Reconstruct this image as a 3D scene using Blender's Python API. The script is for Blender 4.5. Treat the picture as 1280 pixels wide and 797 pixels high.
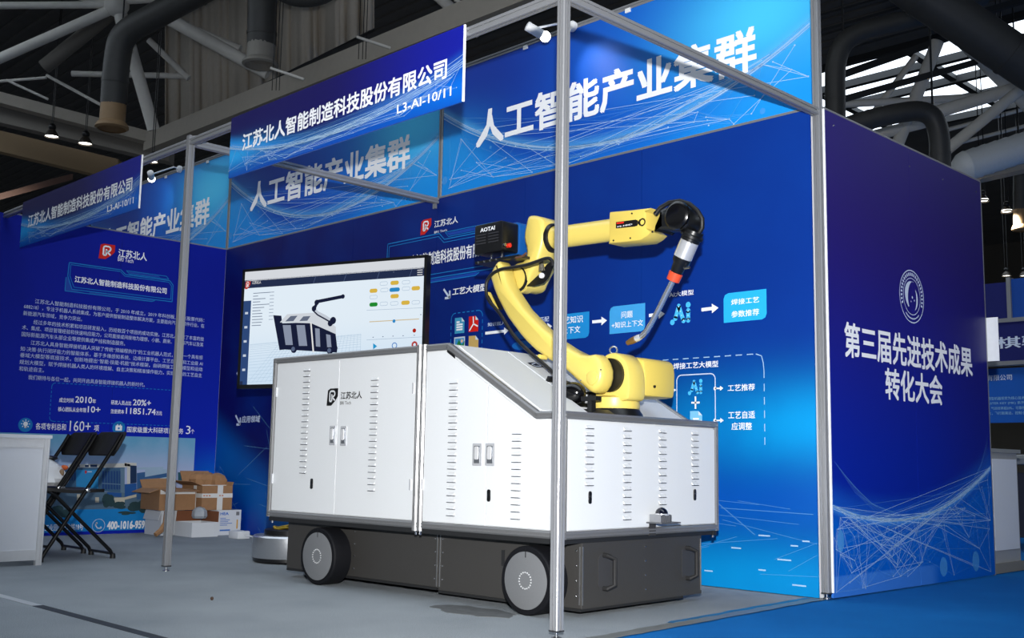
import bpy, math, random
from mathutils import Vector, Matrix

# ------------------------------------------------------------------ camera
SC = bpy.context.scene
COL = SC.collection
for o in list(bpy.data.objects):
    bpy.data.objects.remove(o)
FPX = 1358.5
CAMP = Vector((2.8052, -4.9930, 0.6423))
cam = bpy.data.cameras.new('camera')
cam.sensor_fit = 'HORIZONTAL'
cam.sensor_width = 36.0
cam.lens = 36.0 * FPX / 1280.0
cam.clip_start = 0.05
cam.clip_end = 300
camo = bpy.data.objects.new('camera', cam)
COL.objects.link(camo)
camo.location = CAMP
camo.rotation_euler = (math.radians(97.5047), math.radians(-1.0207), math.radians(45.2305))
SC.camera = camo
CM = camo.rotation_euler.to_matrix()

# ------------------------------------------------------------------ world, lights, exposure
SC.view_settings.view_transform = 'Standard'
SC.view_settings.look = 'None'
SC.view_settings.exposure = 0.0
SC.view_settings.gamma = 1.0
SC.view_settings.use_curve_mapping = False
wd = bpy.data.worlds.new('hall_daylight')
SC.world = wd
wd.use_nodes = True
wd.node_tree.nodes['Background'].inputs[0].default_value = (0.80, 0.90, 1.0, 1)
wd.node_tree.nodes['Background'].inputs[1].default_value = 0.20


def lamp(name, kind, loc, energy, color=(1, 1, 1), size=0.1, aim=None, angle=60, blend=0.5):
    l = bpy.data.lights.new(name, kind)
    l.energy = energy
    l.color = color
    if kind == 'AREA':
        l.size = size
    else:
        l.shadow_soft_size = size
    if kind == 'SPOT':
        l.spot_size = math.radians(angle)
        l.spot_blend = blend
    o = bpy.data.objects.new(name, l)
    COL.objects.link(o)
    o.location = loc
    if aim is not None:
        o.rotation_euler = (Vector(aim) - Vector(loc)).to_track_quat('-Z', 'Y').to_euler()
    return o


# the photographer's flash, above the lens
FLASH = CAMP + CM @ Vector((0.02, 0.34, 0.02))
lamp('camera_flash', 'SPOT', FLASH, 2050, (1.0, 0.99, 0.97), 0.035, aim=CAMP + CM @ Vector((0.25, 0.1, -6)), angle=64, blend=0.8)


# ------------------------------------------------------------------ colour and material helpers
def lin(c):
    return tuple(((v / 255.0) / 12.92 if v <= 10.3 else (((v / 255.0) + 0.055) / 1.055) ** 2.4) for v in c)


def rgba(c):
    r = lin(c)
    return (r[0], r[1], r[2], 1.0)


MATS = {}


def pbr(name, col, rough=0.5, metal=0.0, bump=0.0, scale=40.0, var=0.06, spec=0.5, coat=0.0):
    if name in MATS:
        return MATS[name]
    m = bpy.data.materials.new(name)
    m.use_nodes = True
    nt = m.node_tree
    b = nt.nodes['Principled BSDF']
    b.inputs['Roughness'].default_value = rough
    b.inputs['Metallic'].default_value = metal
    b.inputs['Specular IOR Level'].default_value = spec
    b.inputs['Coat Weight'].default_value = coat
    tc = nt.nodes.new('ShaderNodeTexCoord')
    no = nt.nodes.new('ShaderNodeTexNoise')
    no.inputs['Scale'].default_value = scale
    no.inputs['Detail'].default_value = 4
    nt.links.new(tc.outputs['Object'], no.inputs['Vector'])
    mx = nt.nodes.new('ShaderNodeMix')
    mx.data_type = 'RGBA'
    r = lin(col)
    mx.inputs[6].default_value = tuple(max(0, x * (1 - var)) for x in r) + (1,)
    mx.inputs[7].default_value = tuple(min(1, x * (1 + var)) for x in r) + (1,)
    nt.links.new(no.outputs['Fac'], mx.inputs[0])
    nt.links.new(mx.outputs[2], b.inputs['Base Color'])
    if bump:
        bp = nt.nodes.new('ShaderNodeBump')
        bp.inputs['Strength'].default_value = bump
        bp.inputs['Distance'].default_value = 0.01
        nt.links.new(no.outputs['Fac'], bp.inputs['Height'])
        nt.links.new(bp.outputs['Normal'], b.inputs['Normal'])
    MATS[name] = m
    return m


def emit(name, col, s=1.0):
    if name in MATS:
        return MATS[name]
    m = bpy.data.materials.new(name)
    m.use_nodes = True
    nt = m.node_tree
    nt.nodes.remove(nt.nodes['Principled BSDF'])
    e = nt.nodes.new('ShaderNodeEmission')
    e.inputs[0].default_value = rgba(col)
    e.inputs[1].default_value = s
    nt.links.new(e.outputs[0], nt.nodes['Material Output'].inputs[0])
    MATS[name] = m
    return m


class X:
    """tiny expression wrapper over math nodes"""
    nt = None

    def __init__(s, v):
        s.v = v

    @staticmethod
    def op(o, *a):
        n = X.nt.nodes.new('ShaderNodeMath')
        n.operation = o
        for i, k in enumerate(a):
            k = k.v if isinstance(k, X) else k
            if isinstance(k, (int, float)):
                n.inputs[i].default_value = k
            else:
                X.nt.links.new(k, n.inputs[i])
        return X(n.outputs[0])

    def __add__(s, b): return X.op('ADD', s, b)
    def __radd__(s, b): return X.op('ADD', b, s)
    def __sub__(s, b): return X.op('SUBTRACT', s, b)
    def __rsub__(s, b): return X.op('SUBTRACT', b, s)
    def __mul__(s, b): return X.op('MULTIPLY', s, b)
    def __rmul__(s, b): return X.op('MULTIPLY', b, s)
    def __truediv__(s, b): return X.op('DIVIDE', s, b)


def step(x, a, b):
    """smooth ramp 0..1 while x goes a..b"""
    n = X.nt.nodes.new('ShaderNodeMapRange')
    n.interpolation_type = 'SMOOTHSTEP'
    lo, hi, t0, t1 = (a, b, 0.0, 1.0) if a < b else (b, a, 1.0, 0.0)
    n.inputs[1].default_value = lo
    n.inputs[2].default_value = hi
    n.inputs[3].default_value = t0
    n.inputs[4].default_value = t1
    X.nt.links.new(x.v, n.inputs[0])
    return X(n.outputs[0])


def blob(u, v, u0, v0, su, sv):
    a = (u - u0) / su
    b = (v - v0) / sv
    d = a * a + b * b
    return X.op('POWER', 2.718, d * -1.0)


def mixc(fac, a, b):
    n = X.nt.nodes.new('ShaderNodeMix')
    n.data_type = 'RGBA'
    n.clamp_factor = True
    for i, k in ((6, a), (7, b)):
        if isinstance(k, tuple):
            n.inputs[i].default_value = rgba(k)
        else:
            X.nt.links.new(k, n.inputs[i])
    X.nt.links.new(fac.v, n.inputs[0])
    return n.outputs[2]


def noise(vec, scale, detail=3):
    n = X.nt.nodes.new('ShaderNodeTexNoise')
    n.inputs['Scale'].default_value = scale
    n.inputs['Detail'].default_value = detail
    X.nt.links.new(vec, n.inputs['Vector'])
    return X(n.outputs['Fac'])


def printed(name, fn, rough=0.42, gen=False, spec=0.18):
    """a printed board: fn(u, v, p, x, y, z) gives the ink colour"""
    m = bpy.data.materials.new(name)
    m.use_nodes = True
    X.nt = m.node_tree
    b = X.nt.nodes['Principled BSDF']
    b.inputs['Roughness'].default_value = rough
    b.inputs['Specular IOR Level'].default_value = spec
    if gen:
        src = X.nt.nodes.new('ShaderNodeTexCoord').outputs['Generated']
    else:
        src = X.nt.nodes.new('ShaderNodeNewGeometry').outputs['Position']
    sp = X.nt.nodes.new('ShaderNodeSeparateXYZ')
    X.nt.links.new(src, sp.inputs[0])
    x, y, z = (X(sp.outputs[i]) for i in range(3))
    X.nt.links.new(fn(src, x, y, z), b.inputs['Base Color'])
    MATS[name] = m
    return m


def inkalpha(name, col, alpha):
    """thin translucent ink on a printed board"""
    if name in MATS:
        return MATS[name]
    m = bpy.data.materials.new(name)
    m.use_nodes = True
    b = m.node_tree.nodes['Principled BSDF']
    b.inputs['Base Color'].default_value = rgba(col)
    b.inputs['Roughness'].default_value = 0.5
    b.inputs['Alpha'].default_value = alpha
    MATS[name] = m
    return m


# ------------------------------------------------------------------ geometry helpers
class MB:
    def __init__(s):
        s.v = []
        s.f = []

    def add(s, vs, fs):
        k = len(s.v)
        s.v += [tuple(p) for p in vs]
        s.f += [tuple(i + k for i in f) for f in fs]
        return s

    def box(s, lo, hi, M=None):
        (a, b, c), (d, e, f) = lo, hi
        vs = [Vector(p) for p in ((a, b, c), (d, b, c), (d, e, c), (a, e, c), (a, b, f), (d, b, f), (d, e, f), (a, e, f))]
        if M is not None:
            vs = [M @ p for p in vs]
        return s.add(vs, [(0, 3, 2, 1), (4, 5, 6, 7), (0, 1, 5, 4), (1, 2, 6, 5), (2, 3, 7, 6), (3, 0, 4, 7)])

    def rings(s, rings, cap=True, closed=True):
        n = len(rings[0])
        vs = [p for r in rings for p in r]
        fs = []
        for i in range(len(rings) - 1):
            for j in range(n if closed else n - 1):
                k = (j + 1) % n
                fs.append((i * n + j, i * n + k, (i + 1) * n + k, (i + 1) * n + j))
        if cap:
            fs.append(tuple(reversed(range(n))))
            fs.append(tuple(range((len(rings) - 1) * n, len(rings) * n)))
        return s.add(vs, fs)

    def lathe(s, a, axis, prof, n=24, cap=True):
        """prof: (distance along axis, radius)"""
        a = Vector(a)
        w = Vector(axis).normalized()
        u = w.orthogonal().normalized()
        v = w.cross(u)
        return s.rings([[a + w * h + (u * math.cos(2 * math.pi * i / n) + v * math.sin(2 * math.pi * i / n)) * r for i in range(n)] for h, r in prof], cap)

    def cyl(s, a, b, r, r2=None, n=16):
        a, b = Vector(a), Vector(b)
        return s.lathe(a, b - a, [(0, r), ((b - a).length, r if r2 is None else r2)], n)

    def tube(s, pts, r, n=10, cap=True):
        pts = [Vector(p) for p in pts]
        if not isinstance(r, (list, tuple)):
            r = [r] * len(pts)
        rs = []
        up = None
        for i, p in enumerate(pts):
            t = (pts[min(i + 1, len(pts) - 1)] - pts[max(i - 1, 0)]).normalized()
            if up is None:
                up = t.orthogonal().normalized()
            u = (up - t * up.dot(t)).normalized()
            up = u
            w = t.cross(u)
            rs.append([p + (u * math.cos(2 * math.pi * j / n) + w * math.sin(2 * math.pi * j / n)) * r[i] for j in range(n)])
        return s.rings(rs, cap)

    def prism(s, poly, O, U, V, N, d0, d1, bev=0.0):
        """2-D outline (u, v) on frame O,U,V pushed along N from d0 to d1, edges eased by bev"""
        O, U, V, N = Vector(O), Vector(U), Vector(V), Vector(N)
        P = lambda q, d: O + U * q[0] + V * q[1] + N * d
        if bev:
            A = shrink(poly, bev)
            B = shrink(poly, bev * 0.3)
            sg = 1 if d1 > d0 else -1
            rr = [(A, d0), (B, d0 + sg * bev * 0.3), (poly, d0 + sg * bev), (poly, d1 - sg * bev), (B, d1 - sg * bev * 0.3), (A, d1)]
        else:
            rr = [(poly, d0), (poly, d1)]
        return s.rings([[P(q, d) for q in pl] for pl, d in rr])

    def sphere(s, c, r, nu=16, nv=10, sq=(1, 1, 1)):
        c = Vector(c)
        rs = []
        for i in range(nv + 1):
            th = math.pi * i / nv
            rr = max(math.sin(th), 1e-3)
            rs.append([c + Vector((r * sq[0] * rr * math.cos(2 * math.pi * j / nu), r * sq[1] * rr * math.sin(2 * math.pi * j / nu), r * sq[2] * math.cos(th))) for j in range(nu)])
        return s.rings(rs)

    def mesh(s, name):
        me = bpy.data.meshes.new(name)
        me.from_pydata(s.v, [], s.f)
        me.update()
        return me

    def build(s, name, mat, parent=None, smooth=None, fix=True):
        me = s.mesh(name)
        if fix:
            import bmesh
            bm = bmesh.new()
            bm.from_mesh(me)
            bmesh.ops.recalc_face_normals(bm, faces=bm.faces)
            bm.to_mesh(me)
            bm.free()
        return link(name, me, mat, parent, smooth)


def shrink(poly, d):
    n = len(poly)
    ar = sum(poly[i][0] * poly[(i + 1) % n][1] - poly[(i + 1) % n][0] * poly[i][1] for i in range(n))
    sg = 1 if ar > 0 else -1
    out = []
    for i in range(n):
        a, b, c = Vector(poly[i - 1]), Vector(poly[i]), Vector(poly[(i + 1) % n])
        e1, e2 = (b - a).normalized(), (c - b).normalized()
        n1, n2 = Vector((-e1.y, e1.x)) * sg, Vector((-e2.y, e2.x)) * sg
        k = n1 + n2
        L = k.length_squared
        out.append(tuple(b + (k * (2 * d / L) if L > 0.6 else n1 * d)))
    return out


ROOTM = {}


def link(name, me, mat, parent=None, smooth=None):
    me.materials.clear()
    me.materials.append(mat)
    if smooth:
        me.polygons.foreach_set('use_smooth', [True] * len(me.polygons))
        try:
            me.set_sharp_from_angle(angle=math.radians(smooth))
        except Exception:
            pass
    o = bpy.data.objects.new(name, me)
    COL.objects.link(o)
    if parent is not None:
        o.parent = parent
        o.matrix_parent_inverse = rootm(parent).inverted()
    return o


def rootm(o):
    m = Matrix.LocRotScale(o.location, o.rotation_euler, None)
    if o.parent:
        m = rootm(o.parent) @ o.matrix_parent_inverse @ m
    return m


def share(name, me, M, parent):
    """another object on shared mesh data, at matrix M (world)"""
    o = bpy.data.objects.new(name, me)
    COL.objects.link(o)
    if parent is not None:
        o.parent = parent
        o.matrix_parent_inverse = rootm(parent).inverted()
    o.location = M.to_translation()
    o.rotation_euler = M.to_euler()
    return o


def tag(o, label, cat, group=None, kind=None):
    if label: o['label'] = label
    if cat: o['category'] = cat
    if group: o['group'] = group
    if kind: o['kind'] = kind
    return o


def thing(name, label, cat, loc, rz=0.0, group=None):
    o = bpy.data.objects.new(name, None)
    o.empty_display_size = 0.1
    COL.objects.link(o)
    o.location = loc
    o.rotation_euler = (0, 0, rz)
    return tag(o, label, cat, group)


def struct(o):
    o['kind'] = 'structure'
    return o


def ray(px, py):
    return CM @ Vector(((px - 640) / FPX, -(py - 398.5) / FPX, -1.0))


def at(px, py, d):
    """point of the place seen in direction (px, py) at depth d metres"""
    return CAMP + ray(px, py) * d


class Frame:
    """a flat surface: origin, right, up, outward normal"""
    def __init__(s, O, U, V, N):
        s.O, s.U, s.V, s.N = Vector(O), Vector(U).normalized(), Vector(V).normalized(), Vector(N).normalized()

    def uv(s, px, py):
        d = ray(px, py)
        t = (s.O - CAMP).dot(s.N) / d.dot(s.N)
        p = CAMP + d * t - s.O
        return (p.dot(s.U), p.dot(s.V))

    def p(s, u, v, n=0.0):
        return s.O + s.U * u + s.V * v + s.N * n


# ------------------------------------------------------------------ lettering
TXT = {}


def textmesh(body):
    if body in TXT:
        return TXT[body]
    cu = bpy.data.curves.new('lettering', 'FONT')
    cu.body = body
    cu.size = 1.0
    cu.resolution_u = 2
    o = bpy.data.objects.new('lettering', cu)
    COL.objects.link(o)
    bpy.context.view_layer.update()
    dg = bpy.context.evaluated_depsgraph_get()
    me = bpy.data.meshes.new_from_object(o.evaluated_get(dg), depsgraph=dg)
    vs = [(v.co.x, v.co.y) for v in me.vertices]
    fs = [tuple(p.vertices) for p in me.polygons]
    bpy.data.meshes.remove(me)
    bpy.data.objects.remove(o)
    bpy.data.curves.remove(cu)
    x0, x1 = min(v[0] for v in vs), max(v[0] for v in vs)
    y0, y1 = min(v[1] for v in vs), max(v[1] for v in vs)
    TXT[body] = (vs, fs, x0, x1, y0, y1)
    return TXT[body]


def text(fr, body, u0, v0, u1, v1, mat, parent, bold=0.0, lift=0.002, slant=0.0, name='lettering', mb=None):
    """lettering whose ink fills u0..u1, v0..v1 on frame fr"""
    vs, fs, x0, x1, y0, y1 = textmesh(body)
    su, sv = (u1 - u0) / (x1 - x0), (v1 - v0) / (y1 - y0)
    own = mb is None
    if own:
        mb = MB()
    offs = [(0, 0)]
    if bold:
        offs = [(-bold, -bold), (bold, -bold), (bold, bold), (-bold, bold)] if bold < 0.03 else [(-bold, -bold), (bold, -bold), (bold, bold), (-bold, bold), (0, 0), (bold, 0), (-bold, 0), (0, bold), (0, -bold)]
    for k, (dx, dy) in enumerate(offs):
        mb.add([fr.p(u0 + (x + dx - x0) * su + slant * (y - y0) * sv, v0 + (y + dy - y0) * sv, lift + k * 0.00002) for x, y in vs], fs)
    if own:
        return mb.build(name, mat, parent, fix=False)


def textpx(fr, body, bl, tr, mat, parent, bold=0.0, lift=0.002, slant=0.0, mb=None):
    u0, v0 = fr.uv(*bl)
    u1, v1 = fr.uv(*tr)
    return text(fr, body, u0, v0, u1, v1, mat, parent, bold, lift, slant, mb=mb)


def flat(fr, polys, mat, parent, name, lift=0.0015, mb=None):
    own = mb is None
    if own:
        mb = MB()
    for q in polys:
        mb.add([fr.p(u, v, lift) for u, v in q], [tuple(range(len(q)))])
    if own:
        return mb.build(name, mat, parent, fix=False)


def line(p, q, w):
    p, q = Vector(p), Vector(q)
    e = (q - p)
    if e.length < 1e-6:
        e = Vector((1e-6, 0))
    e.normalize()
    n = Vector((-e.y, e.x)) * w * 0.5
    return [tuple(p - n), tuple(q - n), tuple(q + n), tuple(p + n)]


def pline(pts, w, close=False):
    pts = list(pts) + ([pts[0]] if close else [])
    return [line(pts[i], pts[i + 1], w) for i in range(len(pts) - 1)]


def dashes(pts, w, dash, gap):
    out = []
    for i in range(len(pts) - 1):
        a, b = Vector(pts[i]), Vector(pts[i + 1])
        L = (b - a).length
        e = (b - a) / max(L, 1e-9)
        t = 0
        while t < L:
            out.append(line(a + e * t, a + e * min(t + dash, L), w))
            t += dash + gap
    return out


def disc(c, r, n=20, r2=None):
    r2 = r if r2 is None else r2
    return [(c[0] + r * math.cos(2 * math.pi * i / n), c[1] + r2 * math.sin(2 * math.pi * i / n)) for i in range(n)]


def ring(c, r, w, n=32):
    return [line((c[0] + r * math.cos(2 * math.pi * i / n), c[1] + r * math.sin(2 * math.pi * i / n)),
                 (c[0] + r * math.cos(2 * math.pi * (i + 1) / n), c[1] + r * math.sin(2 * math.pi * (i + 1) / n)), w) for i in range(n)]


def rrect(u0, v0, u1, v1, r, n=4):
    out = []
    for cx, cy, a in ((u1 - r, v1 - r, 0), (u0 + r, v1 - r, 90), (u0 + r, v0 + r, 180), (u1 - r, v0 + r, 270)):
        for i in range(n + 1):
            t = math.radians(a + 90 * i / n)
            out.append((cx + r * math.cos(t), cy + r * math.sin(t)))
    return out


def arrow(p, q, w, head):
    p, q = Vector(p), Vector(q)
    e = (q - p).normalized()
    n = Vector((-e.y, e.x))
    b = q - e * head
    return [line(p, b, w), [tuple(b - n * head * 0.6), tuple(q), tuple(b + n * head * 0.6)]]


# ------------------------------------------------------------------ dimensions of the stand
DEP, W2, H = 1.964, 2.943, 2.507
XL = -3.0 - W2           # left wall
HT = 3.455               # top of the fascia

# materials
ALU = pbr('anodised_aluminium', (148, 150, 154), 0.36, 0.5, 0.02, 60, 0.03)
ALU_D = pbr('machine_rail_aluminium', (122, 123, 125), 0.3, 0.45, 0.0, 60, 0.04)
WHITEINK = pbr('white_ink', (236, 238, 242), 0.5, 0, 0, 40, 0.01, 0.3)
GREYINK = pbr('pale_blue_ink', (196, 208, 228), 0.5, 0, 0, 40, 0.01, 0.3)
CYANINK = pbr('cyan_ink', (20, 120, 190), 0.5, 0, 0, 40, 0.02, 0.3)
SKYINK = pbr('sky_blue_ink', (24, 150, 220), 0.5, 0, 0, 40, 0.02, 0.3)
REDINK = pbr('red_ink', (200, 34, 22), 0.5, 0, 0, 40, 0.02, 0.3)
BLACKINK = pbr('black_ink', (12, 12, 14), 0.5, 0, 0, 40, 0.02, 0.3)
NET1 = inkalpha('network_ink_bright', (200, 230, 252), 0.6)
NET2 = inkalpha('network_ink_faint', (120, 190, 240), 0.3)
GLOWINK = inkalpha('bokeh_ink', (90, 180, 245), 0.40)
SCREW = pbr('bright_screw_steel', (190, 192, 196), 0.25, 1.0)


# ------------------------------------------------------------------ floor
def carpet(name, c1, c2, c3=None):
    m = bpy.data.materials.new(name)
    m.use_nodes = True
    X.nt = m.node_tree
    b = X.nt.nodes['Principled BSDF']
    b.inputs['Roughness'].default_value = 0.95
    b.inputs['Specular IOR Level'].default_value = 0.1
    src = X.nt.nodes.new('ShaderNodeNewGeometry').outputs['Position']
    f = noise(src, 260, 2) * 0.75 + noise(src, 2.2, 4) * 0.25
    X.nt.links.new(mixc(step(f, 0.34, 0.66), c1, c2), b.inputs['Base Color'])
    bp = X.nt.nodes.new('ShaderNodeBump')
    bp.inputs['Strength'].default_value = 0.5
    bp.inputs['Distance'].default_value = 0.004
    X.nt.links.new(noise(src, 420, 2).v, bp.inputs['Height'])
    X.nt.links.new(bp.outputs['Normal'], b.inputs['Normal'])
    return m


GREYCARPET = carpet('grey_needle_felt', (120, 127, 133), (154, 160, 165))
BLUECARPET = carpet('blue_needle_felt', (6, 90, 160), (18, 110, 184))
CONCRETE = pbr('hall_concrete', (70, 74, 80), 0.7, 0, 0.1, 3, 0.1)
struct(MB().box((-70, -40, -0.12), (40, 60, -0.012)).build('floor', CONCRETE))
aisle = struct(MB().box((-4.0, -9.0, -0.0118), (30, 30, -0.004)).build('floor_aisle_carpet', BLUECARPET))
booth = MB()
booth.add([(XL - 3, -9.0, -0.004), (0.13 + .34, -9.0, -0.004), (0.115, -1.96, -0.004), (-0.02, 0.0, -0.004), (XL - 3, 0.0, -0.004),
           (XL - 3, -9.0, 0.0), (0.13 + .34, -9.0, 0.0), (0.115, -1.96, 0.0), (-0.02, 0.0, 0.0), (XL - 3, 0.0, 0.0)],
          [(4, 3, 2, 1, 0), (5, 6, 7, 8, 9), (0, 1, 6, 5), (1, 2, 7, 6), (2, 3, 8, 7), (3, 4, 9, 8), (4, 0, 5, 9)])
struct(booth.build('floor_booth_carpet', GREYCARPET))

# tape along the carpet edge
TAPE = pbr('clear_dusty_tape', (112, 116, 116), 0.35, 0, 0.25, 18, 0.35)
TAPE_B = pbr('blue_dusty_tape', (26, 100, 150), 0.4, 0, 0.2, 18, 0.4)
rnd = random.Random(3)


def edge_x(y):
    return -0.02 + (0.135 / 1.96) * (-y)


def strip(a, b, wa, wb, n, z, wob, seed):
    r = random.Random(seed)
    mb = MB()
    L, R = [], []
    for i in range(n + 1):
        t = i / n
        y = a + (b - a) * t
        x = edge_x(y)
        L.append((x + wa + r.uniform(-wob, wob), y, z))
        R.append((x + wb + r.uniform(-wob, wob), y, z))
    vs = L + R + [(p[0], p[1], z - 0.0008) for p in L + R]
    m = n + 1
    fs = [(i, i + 1, m + i + 1, m + i) for i in range(n)]
    fs += [(i, 2 * m + i, 2 * m + i + 1, i + 1) for i in range(n)] + [(m + i, m + i + 1, 3 * m + i + 1, 3 * m + i) for i in range(n)]
    return mb.add(vs, fs)


tag(strip(-3.2, 0.0, -0.055, 0.02, 40, 0.0012, 0.006, 1).build('carpet_tape', TAPE), 'dusty grey tape along the edge of the grey carpet beside the blue aisle', 'tape')
tag(strip(-1.3, -0.05, -0.075, -0.045, 24, 0.0022, 0.007, 2).build('tape_remnant', TAPE_B), 'torn blue tape remnant beside the carpet edge near the tall corner post', 'tape')
tag(MB().box((-3.6, -3.095, 0.0), (-1.99, -3.052, 0.0015)).build('floor_tape', pbr('pale_grey_tape', (168, 172, 178), 0.5)), 'pale grey tape strip stuck over the carpet seam', 'tape')
tag(MB().box((-1.99, -3.095, 0.0), (0.05, -3.048, 0.0012)).build('seam_strip', pbr('dark_seam', (24, 34, 48), 0.8, 0, 0.2, 12, 0.5)), 'dark strip in the carpet seam beyond the pale tape', 'carpet seam')
MAT_P = pbr('glue_residue', (92, 95, 97), 0.55, 0, 0.4, 22, 0.45)
pm = MB()
pts = []
rr_ = random.Random(8)
for i in range(26):
    t = 2 * math.pi * i / 26
    pts.append((0.25 * math.cos(t) * (1 + rr_.uniform(-.12, .12)), 0.105 * math.sin(t) * (1 + rr_.uniform(-.22, .22))))
pm.prism(pts, (-0.74, -1.70, 0.0), (1, 0, 0), (0, 1, 0), (0, 0, 1), 0.0, 0.0015)
tag(pm.build('glue_patch', MAT_P), 'dark ragged glue stain on the carpet beside the big wheel', 'stain')
tag(MB().sphere((-1.72, -2.4, 0.008), 0.008, 8, 6).build('debris', pbr('brown_crumb', (60, 40, 28), 0.8)), 'tiny brown crumb lying on the grey carpet', 'debris')

# ------------------------------------------------------------------ aluminium stand system
def profile(hw=0.020):
    c, g, d = hw * 0.18, hw * 0.22, hw * 0.42
    q = [(hw, -hw + c), (hw, -g), (hw - d, -g * 1.4), (hw - d, g * 1.4), (hw, g), (hw, hw - c)]
    out = []
    for k in range(4):
        for (x, y) in q:
            for _ in range(k):
                x, y = -y, x
            out.append((x, y))
    return out


def bar(name, a, b, label, cat='beam', group=None, hw=0.020, mat=None, parent=None, twist=0.0):
    a, b = Vector(a), Vector(b)
    w = (b - a).normalized()
    u = Vector((0, 0, 1)) if abs(w.z) < 0.9 else Vector((1, 0, 0))
    u = (u - w * u.dot(w)).normalized()
    v = w.cross(u)
    pr = profile(hw)
    mb = MB().rings([[p + u * x + v * y for x, y in pr] for p in (a, b)])
    o = mb.build(name, mat or ALU, parent)
    if label:
        tag(o, label, cat, group)
    return o


def post(px, py, z0, z1, label, foot=True, group=None):
    t = thing('aluminium_post', label, 'post', (px, py, z0), 0, group)
    zb = z0 + (0.03 if foot else 0)
    bar('profile', (px, py, zb), (px, py, z1), None, parent=t)
    if foot:
        MB().lathe((px, py, z0), (0, 0, 1), [(0, 0.019), (0.006, 0.019), (0.009, 0.006), (0.03, 0.006)], 14).build('levelling_foot', SCREW, t, 40)
        MB().box((px - .0205, py - .0205, zb - 0.004), (px + .0205, py + .0205, zb + 0.002)).build('end_cap', pbr('dark_plastic', (40, 42, 46), 0.5), t)
    return t


post(0, -DEP, 0, H + 0.02, 'aluminium post standing between the wheeled machine and the blue aisle')
post(-3.0, -DEP, 0, H + 0.02, 'aluminium post standing alone on the carpet near the folding chairs')
post(0, 0, 0, 3.62, 'tall aluminium corner post between the arrow-chart wall and the purple-navy wall')
post(-3.0, 0, H, HT + 0.02, 'short upper aluminium post between two big blue headline boards', foot=False)
post(XL, 0, H, HT + 0.02, 'short upper aluminium post at the corner above the dark blue company wall', foot=False)
zc = H - 0.020
bar('aluminium_beam', (-3.0 + .02, -DEP, zc), (-0.02, -DEP, zc), 'aluminium front beam carrying the larger company name board')
bar('aluminium_beam', (XL - 0.3, -DEP, zc), (-3.0 - .02, -DEP, zc), 'aluminium front beam carrying the darker company name board')
bar('aluminium_beam', (0, -DEP + .02, zc), (0, -0.02, zc), 'aluminium side beam running from the foreground post to the tall corner post')
bar('aluminium_beam', (-3.0, -DEP + .02, zc), (-3.0, -0.035, zc), 'aluminium cross beam behind the larger company name board')
# bracket below the cross beam
tag(MB().box((-3.03, -0.052, H - 0.075), (-3.0, -0.036, H - 0.04)).build('bracket', ALU), 'small metal bracket where the cross beam meets the blue back wall', 'bracket')
for i, (x0, x1, lab) in enumerate(((-2.98, -0.02, 'above the arrow chart wall'), (XL + .02, -3.02, 'beside the larger company name board'), (XL - 3.0, XL - .02, 'above the company profile wall'))):
    bar('top_rail', (x0, 0, HT - .018), (x1, 0, HT - .018), 'aluminium top rail of the headline board ' + lab, 'rail', hw=0.018)

# ------------------------------------------------------------------ walls and their printed panels
BACK = Frame((0, -0.030, 0), (1, 0, 0), (0, 0, 1), (0, -1, 0))
LEFT = Frame((XL + 0.02, 0, 0), (0, 1, 0), (0, 0, 1), (1, 0, 0))
EXT = Frame((0.024, 0, 0), (0, 1, 0), (0, 0, 1), (1, 0, 0))
SIGN = Frame((0, -DEP - 0.030, 0), (1, 0, 0), (0, 0, 1), (0, -1, 0))
FASC = Frame((0, -0.016, 0), (1, 0, 0), (0, 0, 1), (0, -1, 0))


def back_ink(p, x, y, z):
    n = noise(p, 1.6, 4)
    c = mixc(step(x, -5.2, -0.1), (8, 10, 88), (0, 46, 132))
    c = mixc(step(x, -3.2, 0.3) * step(z, 1.40, 0.66), c, (0, 88, 158))
    c = mixc(step(x, -2.4, -0.2) * blob(x, z, 0.2, 0.86, 1.5, 0.22), c, (0, 140, 204))
    c = mixc(step(x, -2.2, -0.9) * blob(x, z, -0.6, 0.47, 1.2, 0.16), c, (0, 76, 164))
    c = mixc(step(z, 0.36, 0.05), c, (0, 130, 194))
    # left: the lit limb of the globe artwork
    e = z - (x + 5.9) * -0.52 - 0.98
    c = mixc(step(x, -4.2, -5.2) * step(e, 0.14, -0.22), c, (0, 88, 170))
    c = mixc(step(x, -4.2, -5.2) * step(e, -0.32, -0.62), c, (0, 50, 150))
    return mixc(step(n, 0.35, 0.8) * 0.35, c, (0, 60, 150))


def left_ink(p, x, y, z):
    c = mixc(step(z, 0.7, 2.3), (8, 34, 168), (10, 26, 142))
    return mixc(step(y, -0.5, -0.05) * step(z, 0.85, 0.15), c, (0, 120, 214))


def ext_ink(p, x, y, z):
    c = mixc(step(z, 0.5, 2.1), (4, 32, 146), (34, 22, 104))
    c = mixc(step(y, 1.0, 2.0) * 0.35, c, (28, 22, 92))
    arc = z - 0.37 - (y - 0.72) * (y - 0.72) * 0.18
    c = mixc(step(arc, 0.02, -0.10) * 0.85, c, (0, 92, 190))
    c = mixc(step(arc, 0.16, 0.0) * step(arc, -0.1, 0.0) * 0.6, c, (20, 92, 190))
    c = mixc(step(arc, 0.012, 0.0) * step(arc, -0.05, 0.0) * 0.6, c, (70, 150, 230))
    return mixc(step(z, 0.115, 0.10) * step(y, 1.25, 1.1) * 0.5, c, (70, 130, 210))


M_BACK = printed('back_wall_print', back_ink, 0.5)
M_LEFT = printed('left_wall_print', left_ink, 0.5)
M_EXT = printed('aisle_wall_print', ext_ink, 0.4)
CORE = pbr('board_core', (190, 194, 200), 0.6)


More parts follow.
